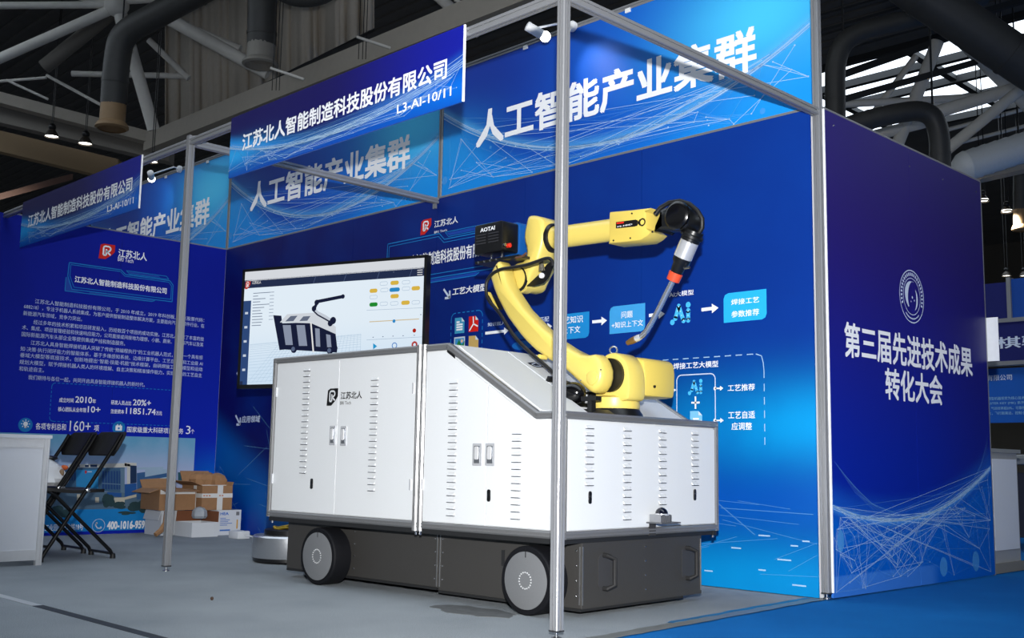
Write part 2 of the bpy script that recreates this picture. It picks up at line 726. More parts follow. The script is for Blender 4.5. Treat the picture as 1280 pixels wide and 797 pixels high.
def wall(name, fr, cuts, z0, z1, thick, mat):
    t = thing(name, None, None, fr.p(cuts[0], 0))
    struct(t)
    for a, b in zip(cuts[:-1], cuts[1:]):
        mb = MB()
        mb.rings([[fr.p(a + .0012, z0, n), fr.p(b - .0012, z0, n), fr.p(b - .0012, z1, n), fr.p(a + .0012, z1, n)] for n in (-thick, 0)])
        mb.build('panel', mat, t)
    return t


wb = wall('wall_back', BACK, (XL + 0.02, -5.0, -4.0, -3.0, -2.12, -1.145, -0.026), 0.004, H - 0.002, 0.008, M_BACK)
wl = wall('wall_left', LEFT, (-2.6, -2.0, -1.01, -0.03), 0.004, H - 0.002, 0.01, M_LEFT)
we = wall('wall_right', EXT, (0.022, 0.99, 2.02), 0.004, H + 0.0, 0.012, M_EXT)
bar('wall_top_rail', (XL + .0, -DEP, H + .004), (XL + .0, -0.02, H + .004), 'thin aluminium rail along the top of the company profile wall', 'rail', hw=0.008)
bar('wall_top_rail', (0.012, 0.022, H + .004), (0.012, 2.03, H + .004), 'thin aluminium rail along the top of the purple-navy wall', 'rail', hw=0.010)
bar('wall_end_trim', (0.012, 2.03, 0.0), (0.012, 2.03, H), 'thin aluminium edge trim at the far end of the purple-navy wall', 'trim', hw=0.010)
bar('wall_joint_rail', (XL + .02, -0.022, H + .004), (-0.03, -0.022, H + .004), 'thin aluminium rail between back wall and headline boards', 'rail', hw=0.008)
bar('wall_joint_trim', (0.024, 0.018, 0.03), (0.024, 0.018, H), 'bright edge trim of the purple-navy wall beside the tall corner post', 'trim', hw=0.005, mat=pbr('white_edge', (224, 226, 230), 0.4))
# rear and far faces of the stand: plain boards
struct(MB().box((XL - 3.0, 0.02, 0), (-0.03, 0.028, H)).build('wall_rear', CORE))
for y, z in ((0.12, 2.44), (1.0, 2.4), (1.45, 2.41), (1.95, 2.43)):
    MB().lathe(EXT.p(y, z), (1, 0, 0), [(0, .006), (.003, .006), (.004, .003)], 8).build('screw', SCREW, we)


def net(fr, u0, u1, v0, arcf, seed, n, parent, wid=0.003, nodes=18, name='network_print', fan=24, vb=None, spread=1.0):
    """web of printed lines under a hanging arc"""
    r = random.Random(seed)
    fine, bright = [], []
    N = 40
    for k in range(fan):
        off = r.uniform(-0.03, 0.008) * (abs(k - fan / 2) / fan + .3) * spread
        tilt = r.uniform(-0.03, 0.03) * spread
        pts = []
        for i in range(N + 1):
            u = u0 + (u1 - u0) * i / N
            pts.append((u, min(max(arcf(u) + off * (1 + 2 * abs(i / N - .45)) + tilt * (i / N - .45), v0), (vb or 9e9))))
        (bright if k % 4 == 0 else fine).extend(pline(pts, wid * (1.4 if k % 4 == 0 else 0.9)))
    P = []
    for k in range(nodes):
        u = r.uniform(u0, u1)
        P.append((u, v0 + (max(arcf(u) - v0, 0.02)) * r.uniform(0.0, 0.95)))
    E_ = []
    for k in range(n):
        a = r.choice(P)
        if r.random() < 0.30:
            u = r.uniform(u0, u1)
            b = (u, arcf(u))
        else:
            b = sorted(P, key=lambda q: (q[0] - a[0]) ** 2 + (q[1] - a[1]) ** 2)[r.randint(1, min(9 if r.random() < .6 else 30, len(P) - 1))]
        # a straight chord may not rise above the board
        E_.append((a, b))
    for k, (a, b) in enumerate(E_):
        (bright if k % 3 == 0 else fine).append(line(a, b, wid * (0.9 if k % 3 == 0 else 0.8)))
    dots = [disc(p, wid * 1.8, 8) for p in P]
    flat(fr, fine, NET2, parent, name, 0.0012)
    flat(fr, bright + dots, NET1, parent, name, 0.0016)


net(EXT, 0.03, 2.0, 0.012, lambda u: 0.37 + (u - 0.72) ** 2 * 0.18, 5, 420, we, 0.0019, 70, fan=20, spread=.45)
flat(EXT, [disc((0.10, 0.28), 0.035, 18, 0.055), disc((1.28, 0.09), 0.05, 18, 0.055), disc((1.73, 0.10), 0.05, 18, 0.06)], GLOWINK, we, 'bokeh_print', 0.002)
# faint second strand rising at both ends
flat(EXT, [l for k in range(7) for l in pline([(0.05 + .03 * k, 0.68 - 0.02 * k), (0.26 + .035 * k, 0.52 - .012 * k), (0.55 + .05 * k, 0.385)], 0.0016)]
     + [l for k in range(6) for l in pline([(1.1 + .09 * k, 0.39 + .01 * k), (1.55 + .05 * k, 0.51 + .012 * k), (1.98, 0.68 + 0.035 * k)], 0.0016)], NET2, we, 'network_print', 0.0014)
# emblem and wording on the aisle wall
ec = EXT.uv(1139.5, 370.5)
ER = 0.152
flat(EXT, ring(ec, ER, 0.006, 48) + ring(ec, ER * 0.70, 0.004, 40), GREYINK, we, 'emblem_print')
emb = MB()
for k in range(24):
    a = math.radians(200 - k * 220 / 23)
    rr = ER * 0.85
    c0 = (ec[0] + rr * math.cos(a), ec[1] + rr * math.sin(a))
    e1 = (math.cos(a), math.sin(a))
    e2 = (-e1[1], e1[0])
    flat(EXT, [[(c0[0] + e1[0] * p + e2[0] * q, c0[1] + e1[1] * p + e2[1] * q) for p, q in ((-.010, -.006), (-.008, .006), (.011, .007), (.009, -.005))],
               ], None, None, '', 0.002, emb)
for k in range(26):
    a = math.radians(232 + k * 76 / 25)
    rr = ER * 0.85
    flat(EXT, [disc((ec[0] + rr * math.cos(a), ec[1] + rr * math.sin(a)), 0.0045, 6)], None, None, '', 0.002, emb)
emb.build('emblem_lettering', GREYINK, we, fix=False)
sw = []
for k in range(12):
    t0, t1 = k / 12, (k + 1) / 12
    def sp_(t):
        a = math.radians(75 + 150 * t)
        return (ec[0] + 0.010 + 0.088 * math.cos(a) * 0.8, ec[1] + 0.088 * math.sin(a)), 0.030 * math.sin(math.pi * min(1, t * .8 + .1))
    (p0, w0), (p1, w1) = sp_(t0), sp_(t1)
    sw.append([(p0[0] - w0, p0[1]), (p1[0] - w1, p1[1]), (p1[0] + w1 * .4, p1[1]), (p0[0] + w0 * .4, p0[1])])
    def sq_(t):
        a = math.radians(-60 + 110 * t)
        return (ec[0] + 0.005 + 0.06 * math.cos(a), ec[1] - .012 + 0.075 * math.sin(a)), 0.010 * math.sin(math.pi * min(1, t * .9 + .05))
    (p0, w0), (p1, w1) = sq_(t0), sq_(t1)
    sw.append([(p0[0] - w0, p0[1]), (p0[0] + w0, p0[1]), (p1[0] + w1, p1[1]), (p1[0] - w1, p1[1])])
sw += [disc((ec[0] + .005, ec[1] - 0.005), .008, 8), disc((ec[0] + .03, ec[1] - .02), .006, 8), disc((ec[0] - .012, ec[1] - 0.03), .005, 8)]
flat(EXT, sw, GREYINK, we, 'emblem_swirl', 0.002)
textpx(EXT, '第三届先进技术成果', (1056, 445), (1214, 435), WHITEINK, we, 0.02)
textpx(EXT, '转化大会', (1107, 498), (1176.7, 470.7), WHITEINK, we, 0.02)

# ------------------------------------------------------------------ company name boards on the front beams
def sign_ink(p, u, y, v):
    arc = v - 0.19 - (u - 0.5) * (u - 0.5) * 1.45
    c = mixc(step(u, 0.45, 1.0), (18, 12, 84), (14, 22, 140))
    c = mixc(step(arc, 0.02, -0.12), c, (4, 70, 166))
    c = mixc(step(arc, 0.2, 0.0) * step(arc, -0.06, 0.0) * (0.25 + 0.75 * step(u, 0.55, 0.0)), c, (30, 130, 215))
    c = mixc(blob(u, v, 0.0, 0.35, 0.18, 0.2), c, (40, 160, 230))
    return mixc(blob(u, v, 1.0, 0.2, 0.3, 0.2) * 0.6, c, (0, 110, 215))


M_SIGN = printed('name_board_print', sign_ink, 0.4, gen=True)


def name_board(x0, label):
    w, z0, z1 = 1.93, 2.172, 2.517
    fr = Frame((x0, -DEP - 0.030, z0), (1, 0, 0), (0, 0, 1), (0, -1, 0))
    t = thing('name_board', label, 'sign', (x0, -DEP - .03, z0))
    MB().box((x0, -DEP - 0.030, z0), (x0 + w, -DEP - 0.0215, z1)).build('board', M_SIGN, t)
    bar('edge_trim', (x0 + w + .002, -DEP - .026, z0), (x0 + w + .002, -DEP - .026, z1), None, hw=0.0045, parent=t, mat=pbr('white_edge', (224, 226, 230), 0.4))
    net(fr, 0.0, w, 0.004, lambda u: 0.065 + (u / w - 0.5) ** 2 * 0.5, 11, 200, t, 0.0015, 46, fan=18, vb=z1 - z0 - .004)
    text(fr, '江苏北人智能制造科技股份有限公司', 0.07 * w, 0.38 * .345, 0.945 * w, 0.645 * .345, WHITEINK, t, 0.022)
    text(fr, 'L3-AI-10/11', 0.77 * w, 0.125 * .345, 0.963 * w, 0.245 * .345, WHITEINK, t, 0.012)
    return t


name_board(-2.49, 'dark blue company name board in front of the aluminium cross beam')
name_board(-5.50, 'darker company name board hanging over the company profile wall')


# ------------------------------------------------------------------ headline boards above the back wall
def fascia_ink(p, u, y, v):
    arc = v - 0.12 - (u - 0.54) * (u - 0.54) * 1.95
    c = mixc(step(u, 0.1, 0.75), (8, 54, 158), (8, 92, 196))
    c = mixc(blob(u, v, 0.15, 0.8, 0.2, 0.5) * 0.8, c, (6, 44, 140))
    c = mixc(step(arc, 0.0, -0.30), c, (14, 132, 220))
    c = mixc(blob(u, v, 0.0, 0.38, 0.16, 0.26) * 0.85, c, (30, 140, 215))
    c = mixc(blob(u, v, 0.90, 0.68, 0.20, 0.40) * 0.95, c, (70, 196, 244))
    c = mixc(step(u, 0.6, 1.0) * step(v, 0.5, 0.0) * 0.7, c, (14, 140, 226))
    return mixc(step(arc, 0.08, 0.0) * step(arc, -0.05, 0.0) * 0.45, c, (90, 180, 235))


M_FASC = printed('headline_board_print', fascia_ink, 0.5, gen=True, spec=0.2)
CLIP = pbr('white_clip', (226, 228, 230), 0.5)


def headline(x0, x1, label):
    z0, z1 = 2.512, 3.42
    w, h = x1 - x0, z1 - z0
    fr = Frame((x0, -0.016, z0), (1, 0, 0), (0, 0, 1), (0, -1, 0))
    t = thing('headline_board', label, 'sign', (x0, 0, z0))
    MB().box((x0, -0.016, z0), (x1, -0.004, z1)).build('board', M_FASC, t)
    net(fr, 0.0, w, 0.004, lambda u: (0.12 + (u / w - 0.54) ** 2 * 1.95) * h, 21, 140, t, 0.0028, 40, fan=20, vb=h - .01)
    flat(fr, [disc((0.03, .12), .03, 14), disc((w * .17, h * .30), .012, 10), disc((w * .90, .05), .018, 10)], GLOWINK, t, 'bokeh_print', .002)
    text(fr, '人工智能产业集群', 0.122 * w, 0.328 * h, 0.886 * w, 0.600 * h, WHITEINK, t, 0.026)
    for k in (0.28, 0.58, 0.86):
        MB().box((x0 + w * k - .02, -0.024, z1 - .02), (x0 + w * k + .02, -0.003, z1 + .006)).build('clip', CLIP, t)
    return t


headline(-2.975, -0.025, 'bright blue headline board above the arrow chart wall')
headline(XL + .025, -3.025, 'blue headline board partly behind the larger company name board')
headline(XL - 2.97, XL - .022, 'blue headline board rising behind the company profile wall')


# ------------------------------------------------------------------ arm spotlights on the top rail
def arm_spot(bx, head, aimpt, label, energy):
    t = thing('arm_spotlight', label, 'spotlight', (bx, -0.02, HT))
    base = Vector((bx, -0.03, HT - .02))
    MB().lathe(base + Vector((0, 0.012, 0)), (0, -1, 0), [(0, .035), (.02, .036), (.03, .03), (.034, .012)], 18).build('mount', CLIP, t, 40)
    head = Vector(head)
    MB().tube([base, base + Vector((0, -.06, .01)), head], 0.007, 8).build('arm', CLIP, t, 60)
    d = (Vector(aimpt) - head).normalized()
    MB().lathe(head - d * 0.04, d, [(0, .02), (.004, .03), (.11, .03), (.112, .026)], 20).build('lamp_head', pbr('white_lamp_can', (226, 226, 226), 0.4), t, 40)
    bm = MB().sphere(head + d * 0.095, 0.034, 16, 10)
    bm.build('bulb', emit('bulb_glow', (255, 252, 244), 9.0), t, 60)
    l = lamp('arm_spotlight_beam', 'SPOT', head + d * 0.14, energy, (1, 0.98, 0.95), 0.03, aim=aimpt, angle=70, blend=0.8)
    l.parent = t
    l.matrix_parent_inverse = rootm(t).inverted()
    return t


SPF = Frame((0, -0.40, 0), (1, 0, 0), (0, 0, 1), (0, -1, 0))
u_, v_ = FASC.uv(717, 38)
h_ = SPF.uv(665, 36)
g_ = FASC.uv(745, 83)
arm_spot(u_, (h_[0], -0.40, h_[1]), (g_[0], -0.016, g_[1]), 'white arm spotlight over the bright blue headline board', 4.5)
u2, v2 = FASC.uv(226, 212)
h2 = SPF.uv(188.5, 218)
g2 = FASC.uv(196, 258)
arm_spot(u2, (h2[0], -0.40, h2[1]), (g2[0], -0.016, g2[1]), 'white arm spotlight beside the darker company name board', 4)


# ------------------------------------------------------------------ company mark used on walls, screen and doors
def mark(fr, u0, v0, u1, v1, ground, ink, parent, lift=0.002, name='company_mark'):
    w, h = u1 - u0, v1 - v0
    P = lambda a, b: (u0 + a * w, v0 + b * h)
    flat(fr, [[P(0, 0), P(.42, 0), P(.78, .28), P(1, .55), P(1, 1), P(.28, 1), P(.08, .9), P(.04, .5)]], ground, parent, name, lift)
    segs = []
    for a, b in (((.28, .26), (.28, .76)), ((.28, .76), (.36, .84)), ((.36, .84), (.62, .84)), ((.62, .84), (.72, .76)), ((.72, .76), (.72, .62)), ((.72, .62), (.6, .52)), ((.6, .52), (.46, .52)), ((.46, .52), (.74, .3)), ((.46, .66), (.46, .26)), ((.28, .26), (.46, .26))):
        segs.append(line(P(*a), P(*b), 0.10 * w))
    flat(fr, segs, ink, parent, name, lift + 0.001)


def px_mark(fr, bl, tr, ground, ink, parent, lift=0.002):
    a, b = fr.uv(*bl)
    c, d = fr.uv(*tr)
    mark(fr, a, b, c, d, ground, ink, parent, lift)


def title_frame(fr, u0, u1, v0, v1, parent):
    """the cut-corner double line frame around the company title"""
    w, h = u1 - u0, v1 - v0
    P = lambda a, b: (u0 + a * w, v0 + b * h)
    o = [P(0.02, 1.0), P(.49, 1.0), P(.535, .86), P(.965, .86), P(1.0, .72), P(1.0, 0.12), P(.06, .12), P(0.015, .55)]
    i = [P(0.035, .94), P(.485, .94), P(.53, .80), P(.955, .80), P(.985, .68), P(.985, .2), P(.075, .2), P(.033, .56)]
    ls = pline(o, .007, True) + pline(i, .005, True)
    ls += pline([P(0, .5), P(0, 0.04), P(.8, .04), P(.83, .09)], .006)
    ls += pline([P(.54, 1.0), P(.93, 1.0), P(.955, .90), P(.57, .90)], .005, True)
    flat(fr, ls, CYANINK, parent, 'title_frame_print', 0.0016)
    flat(fr, [[P(.0, .5), P(.0, .04), P(.2, .04), P(.06, .12), P(.015, .5)], [P(.55, .98), P(.85, .98), P(.87, .92), P(.575, .92)], [P(.2, .03), P(.8, .03), P(.82, .1), P(.22, .1)]], pbr('deep_cyan_ink', (8, 62, 160), 0.5), parent, 'title_frame_fill', 0.0012)


# ------------------------------------------------------------------ company profile wall (left)
px_mark(LEFT, (123, 322.5), (144, 306.5), REDINK, WHITEINK, wl)
textpx(LEFT, '江苏北人', (147.6, 320.8), (183.8, 316.3), WHITEINK, wl, 0.015)
textpx(LEFT, 'BRI Tech', (147.0, 326.0), (166.8, 323.8), WHITEINK, wl, 0.0)
a = LEFT.uv(81, 365)
b = LEFT.uv(216, 360)
ft, fb_ = LEFT.uv(83, 327.5)[1], LEFT.uv(215, 377)[1]
title_frame(LEFT, a[0], b[0], fb_ - .12 * (ft - fb_) / .88, ft, wl)
textpx(LEFT, '江苏北人智能制造科技股份有限公司', (93.2, 352.4), (208.3, 360), WHITEINK, wl, 0.022)
PARA = [((183, 72), (1070, 165), '江苏北人智能制造科技股份有限公司，于 2010 年成立，2019 年科创板上市（股票代码：'),
        ((125, 98), (1070, 195), '688218），专注于机器人系统集成，为客户提供智能制造整体解决方案，主要面向汽车零部件行业。在'),
        ((122, 130), (430, 163), '新能源汽车领域，竞争力突出。'),
        ((175, 180), (1068, 265), '经过多年的技术积累和项目研发投入，历经数百个项目的成功实施，江苏北人积累了丰富的技'),
        ((115, 207), (1065, 295), '术、集成、项目管理经验和快速响应能力，公司直接或间接地为理想、小鹏、蔚来、长城等汽车以及某'),
        ((113, 240), (655, 290), '国际新能源汽车头部企业等提供集成产线和制造服务。'),
        ((160, 290), (1062, 360), '江苏北人具身智能焊接机器人突破了传统“预编程执行”的工业机器人范式，成为一个具有感'),
        ((107, 318), (1062, 395), '知·决策·执行闭环能力的智能体系，基于多维感知系统、边缘计算平台、工艺自学习和工业级 AI'),
        ((105, 350), (1060, 425), '垂域大模型等底座技术，创新地提出“智能·技能·机能”技术框架，自研焊接工艺大模型和运动'),
        ((102, 385), (1057, 458), '规划大模型，赋予焊接机器人类人的环境理解、自主决策和精准操作能力，实现焊接的工艺自主'),
        ((100, 418), (230, 432), '和轨迹自主。'),
        ((148, 468), (758, 505), '我们期待与各位一起，共同开启具身智能焊接机器人的新时代。')]
cv = lambda q: (q[0] / 4.193, 360 + q[1] / 4.193)
for L, R_, s in PARA:
    a = LEFT.uv(*cv(L))
    b = LEFT.uv(*cv(R_))
    vm = (a[1] + b[1]) / 2
    text(LEFT, s, a[0], vm - 0.0185, b[0], vm + 0.0185, GREYINK, wl, 0.0)


def mid(fr, L, R_, s, hh, parent, bold=0.015, mat=None, lift=0.002):
    a = fr.uv(*L)
    b = fr.uv(*R_)
    vm = (a[1] + b[1]) / 2
    return text(fr, s, a[0], vm - hh, b[0], vm + hh, mat or WHITEINK, parent, bold, lift)


mid(LEFT, cv((310, 586)), cv((385, 588)), '成立时间', .018, wl)
mid(LEFT, cv((395, 583)), cv((482, 586)), '2010', .025, wl, .012)
mid(LEFT, cv((485, 592)), cv((502, 593)), '年', .018, wl)
mid(LEFT, cv((582, 599)), cv((688, 602)), '研发人员占比', .018, wl)
mid(LEFT, cv((697, 598)), cv((790, 602)), '20%+', .025, wl, .012)
mid(LEFT, cv((304, 634)), cv((452, 638)), '核心团队从业年限', .018, wl)
mid(LEFT, cv((460, 634)), cv((525, 637)), '10+', .025, wl, .012)
mid(LEFT, cv((580, 645)), cv((650, 647)), '注册资本', .018, wl)
mid(LEFT, cv((660, 643)), cv((815, 648)), '11851.74', .025, wl, .012)
mid(LEFT, cv((818, 655)), cv((848, 656)), '万元', .016, wl)
a = LEFT.uv(*cv((265, 600)))
b = LEFT.uv(*cv((925, 620)))
flat(LEFT, dashes(rrect(a[0], 0.90, b[0], 1.205, .03) + [rrect(a[0], 0.90, b[0], 1.205, .03)[0]], .005, .02, .014), CYANINK, wl, 'dashed_frame_print')
for q, k in (((133, 716), 0), ((622, 732), 1)):
    c = LEFT.uv(*cv(q))
    flat(LEFT, [disc(c, .055, 24)], CYANINK, wl, 'icon_print', .0015)
    if k == 0:
        flat(LEFT, [disc((c[0], c[1] + .008), .018, 12), [(c[0] - .008, c[1] - .025), (c[0] + .008, c[1] - .025), (c[0] + .008, c[1] - .008), (c[0] - .008, c[1] - .008)]]
             + [line((c[0] + .024 * math.cos(i * math.pi / 4), c[1] + .008 + .024 * math.sin(i * math.pi / 4)), (c[0] + .034 * math.cos(i * math.pi / 4), c[1] + .008 + .034 * math.sin(i * math.pi / 4)), .006) for i in range(8)], WHITEINK, wl, 'bulb_symbol', .0025)
    else:
        flat(LEFT, [rrect(c[0] - .028, c[1] - .022, c[0] + .028, c[1] + .02, .006), [(c[0] - .016, c[1] + .02), (c[0] - .008, c[1] + .02), (c[0] - .008, c[1] + .03), (c[0] - .016, c[1] + .03)], [(c[0] + .008, c[1] + .02), (c[0] + .016, c[1] + .02), (c[0] + .016, c[1] + .03), (c[0] + .008, c[1] + .03)]], WHITEINK, wl, 'calendar_symbol', .0025)
        flat(LEFT, [disc((c[0], c[1] - .003), .009, 10)], CYANINK, wl, 'calendar_symbol', .003)
mid(LEFT, cv((187, 723)), cv((345, 727)), '各项专利总和', .026, wl, .01)
mid(LEFT, cv((365, 722)), cv((475, 724)), '160+', .042, wl, .0)
mid(LEFT, cv((493, 733)), cv((518, 734)), '项', .024, wl, .01)
mid(LEFT, cv((665, 741)), cv((960, 748)), '国家级重大科研项目任务', .024, wl, .01)
mid(LEFT, cv((974, 742)), cv((998, 743)), '3', .036, wl, .0)
mid(LEFT, cv((1000, 750)), cv((1018, 751)), '个', .02, wl, .01)

# printed photograph of the company building, and the contact band below it
PH0, PH1, PZ0, PZ1 = -1.95, -0.235, 0.205, 0.80


def photo_ink(p, x, y, z):
    c = mixc(step(z, 0.45, 0.80), (168, 180, 216), (70, 150, 190))
    return mixc(noise(p, 6, 4) * step(z, 0.35, 0.7) * 0.3, c, (196, 204, 222))


ph = printed('building_photo_sky', photo_ink, 0.5)
flat(LEFT, [[(PH0, PZ0), (PH1, PZ0), (PH1, PZ1), (PH0, PZ1)]], ph, wl, 'photo_print', 0.0010)


def LP(px, py):
    return LEFT.uv(px, py)


def q60(*pts):
    """outline read in the 60..270 x 540..680 detail view"""
    return [LP(60 + x / 5.695, 540 + y / 5.693) for x, y in pts]


ink = lambda n, c: pbr(n, c, 0.5, 0, 0, 30, 0.05, 0.3)
F_ = lambda polys, m, nm, l: flat(LEFT, polys, m, wl, nm, l)
F_([[(PH0, PZ0), (PH1, PZ0), (PH1, PZ0 + .13), (PH0, PZ0 + .15)]], ink('photo_ground', (84, 110, 132)), 'photo_ground', .0014)
F_([q60((925, 285), (1055, 275), (1053, 350), (925, 345))], ink('photo_trees', (44, 84, 100)), 'photo_trees', .0014)
F_([q60((115, 250), (545, 250), (545, 430), (115, 400))], ink('photo_facade', (62, 96, 128)), 'photo_facade', .0016)
F_([q60((145, 228), (400, 225), (400, 250), (145, 252)), q60((400, 222), (560, 220), (560, 250), (400, 252)), q60((545, 215), (630, 218), (630, 248), (545, 240)), q60((562, 225), (584, 225), (584, 372), (562, 372))], ink('photo_cream', (196, 196, 190)), 'photo_parapet', .0018)
F_([q60((585, 235), (630, 238), (630, 360), (585, 365)), q60((160, 232), (190, 232), (190, 248), (160, 248)), q60((200, 232), (225, 232), (225, 248), (200, 248)), q60((262, 232), (290, 232), (290, 248), (262, 248)), q60((300, 230), (350, 230), (350, 248), (300, 248))], ink('photo_dark_glass', (28, 50, 84)), 'photo_windows', .0020)
F_([q60((200, 268), (358, 266), (356, 400), (200, 385))], ink('photo_blue_glass', (46, 138, 196)), 'photo_glass_wall', .0020)
F_([q60((262, 272), (275, 272), (273, 292), (262, 294))], REDINK, 'photo_logo', .0024)
F_([q60((280, 278), (312, 277), (312, 284), (280, 285))], GREYINK, 'photo_logo', .0024)
F_([q60((x, 275), (x + 14, 275), (x + 14, 408), (x, 404)) for x in range(385, 510, 20)] + [q60((x, 272), (x + 12, 272), (x + 12, 345), (x, 342)) for x in range(130, 198, 18)], ink('photo_navy_panes', (30, 66, 120)), 'photo_windows', .0020)
F_([q60((385, 360), (520, 368), (520, 374), (385, 366)), q60((515, 258), (545, 255), (545, 432), (515, 428))], ink('photo_frame_grey', (96, 124, 148)), 'photo_frame', .0022)
F_([q60((545, 370), (630, 362), (630, 440), (545, 465)), q60((420, 425), (522, 432), (522, 462), (420, 450))], ink('photo_blue_base', (34, 84, 150)), 'photo_base', .0020)
F_([q60((470, 465), (545, 463), (545, 520), (470, 500)), q60((545, 462), (628, 440), (628, 460), (545, 480)), q60((335, 462), (362, 462), (362, 500), (335, 500)), q60((205, 440), (228, 440), (228, 485), (205, 485))], ink('photo_cream2', (190, 184, 168)), 'photo_base', .0023)
F_([q60((632, 290), (845, 262), (845, 380), (690, 470), (632, 480))], ink('photo_rear_block', (52, 92, 140)), 'photo_rear_block', .0016)
F_([q60((690, 265), (845, 262), (845, 290), (690, 318)), q60((632, 250), (820, 246), (820, 262), (632, 266))], ink('photo_rear_roof', (150, 176, 200)), 'photo_rear_roof', .0019)
F_([q60((685, 345), (845, 318), (845, 330), (685, 362)), q60((685, 395), (845, 352), (845, 362), (685, 412)), q60((685, 440), (845, 382), (845, 390), (685, 456))], ink('photo_bands', (176, 200, 216)), 'photo_bands', .0020)
g = random.Random(4)
tr = MB()
for cx, cy, rx, ry in ((430, 485, 45, 45), (500, 520, 50, 25), (650, 530, 80, 45), (720, 540, 60, 45), (90, 560, 60, 40), (560, 575, 60, 12)):
    for k in range(9):
        c = q60((cx + g.uniform(-.6, .6) * rx, cy + g.uniform(-.6, .6) * ry))[0]
        flat(LEFT, [disc(c, rx / 5.69 / 150 * .55, 9, ry / 5.69 / 150 * .6)], None, None, '', .0026 + k * .00004, tr)
tr.build('photo_shrubs', ink('photo_shrub', (40, 66, 72)), wl, fix=False)
F_([[(PH0, 0.03), (-0.3, 0.03), (-0.3, PZ0), (PH0, PZ0)]], ink('contact_band_blue', (18, 128, 200)), 'contact_band', .0018)
mid(LEFT, (134, 656.5), (180.5, 655), '400-1016-959', .030, wl, .04, lift=.003)
mid(LEFT, (50, 660), (104, 657.5), '江工业园区淞北路18号', .026, wl, .012, lift=.003)
c = LEFT.uv(123, 656.5)
F_(ring(c, .052, .004), GREYINK, 'phone_symbol', .003)
F_(pline([(c[0] - .02, c[1] + .022), (c[0] - .026, c[1] + .004), (c[0] - .008, c[1] - .02), (c[0] + .018, c[1] - .024)], .010) + [disc((c[0] + .02, c[1] - .016), .009, 8), disc((c[0] - .018, c[1] + .02), .009, 8)], GREYINK, 'phone_symbol', .003)

# ------------------------------------------------------------------ process chart on the back wall
px_mark(BACK, (525.6, 294), (539.6, 272.5), REDINK, WHITEINK, wb)
textpx(BACK, '江苏北人', (543.2, 284.6), (572.8, 269.8), WHITEINK, wb, .012)
textpx(BACK, 'BRI Tech', (543.2, 291.8), (558.7, 285.8), WHITEINK, wb, 0)
a = BACK.uv(535, 322)
b = BACK.uv(590.3, 315)
pit = (b[0] - a[0]) / 6.93
vm = (a[1] + b[1]) / 2
text(BACK, '江苏北人智能制造科技股份有限公司', a[0] - 6 * pit + .01, vm - .047, a[0] + 10 * pit - .01, vm + .047, WHITEINK, wb, .02)
title_frame(BACK, a[0] - 7.3 * pit, a[0] + 11.2 * pit, vm - .19, vm + .17, wb)
P = BACK.uv


def diag_arrow(fr, c, s, parent):
    flat(fr, [line((c[0] - s, c[1] + s), (c[0] + s, c[1] - s), s * .5), line((c[0] + s, c[1] + s * .5), (c[0] + s, c[1] - s * 1.1), s * .5), line((c[0] - s * .5, c[1] - s), (c[0] + s, c[1] - s), s * .5)], GREYINK, parent, 'arrow_print', .002)


diag_arrow(BACK, P(558.5, 366.5), .033, wb)
a = P(565.5, 369)
b = P(605.4, 353.5)
text(BACK, '工艺大模型', a[0], a[1], a[0] + (b[0] - a[0]) * 1.06, b[1] - .005, WHITEINK, wb, .02, slant=.16)
diag_arrow(BACK, P(297.5, 524.5), .04, wb)
diag_arrow(BACK, P(299, 471), .04, wb)
textpx(BACK, '应用领域', (302, 528), (324.9, 519), GREYINK, wb, .02, slant=.15)


def pxquad(fr, x0, y0, x1, y1):
    """upright rectangle from its top-left and bottom-right image points"""
    (a, t), (c, d) = fr.uv(x0, y0), fr.uv(x1, y1)
    return (a, d, c, t)


def doc(x0, y0, x1, y1, mat, nm, fold):
    a, d, c, t = pxquad(BACK, x0, y0, x1, y1)
    k = (c - a) * .3
    flat(BACK, [[(a, d), (c, d), (c, t - k), (c - k, t), (a, t)]], mat, wb, nm, .0018)
    flat(BACK, [[(c - k, t), (c - k, t - k), (c, t - k)]], fold, wb, nm, .0022)
    return a, d, c, t


fold = ink('fold_ink', (200, 214, 222))
a, d, c, t = doc(569, 397.5, 580.6, 415.8, ink('doc_blue_ink', (60, 150, 190)), 'document_icon', fold)
flat(BACK, [line((a + (c - a) * .18, d + (t - d) * k), (a + (c - a) * .82, d + (t - d) * k), .012) for k in (.24, .4, .56)] + [line((a + (c - a) * .18, d + (t - d) * .72), (a + (c - a) * .5, d + (t - d) * .72), .012)], WHITEINK, wb, 'document_icon', .0026)
a, d, c, t = doc(586.4, 395.5, 598, 413.7, ink('pdf_red_ink', (206, 30, 16)), 'document_icon', fold)
mx, my = (a + c) / 2, (d + t) / 2
flat(BACK, pline([(mx - .04, my - .045), (mx, my), (mx + .045, my - .02)], .010) + [line((mx, my), (mx - .004, my + .05), .010)], WHITEINK, wb, 'document_icon', .0026)
a, d, c, t = pxquad(BACK, 568, 421.5, 581, 440)
flat(BACK, [[(a, d), (c, d), (c, t), (a, t)]], ink('picture_frame_ink', (190, 206, 220)), wb, 'picture_icon', .0018)
flat(BACK, [[(a + .01, d + .01), (c - .01, d + .01), (c - .01, t - .01), (a + .01, t - .01)]], ink('picture_sky_ink', (60, 140, 196)), wb, 'picture_icon', .0022)
flat(BACK, [[(a + .012, d + .03), (a + .05, d + .09), (a + .08, d + .05), (a + .11, d + .08), (c - .012, d + .03)]], ink('picture_green_ink', (30, 120, 60)), wb, 'picture_icon', .0026)
flat(BACK, [disc((c - .03, t - .03), .012, 10)], ink('picture_sun_ink', (220, 180, 150)), wb, 'picture_icon', .0026)
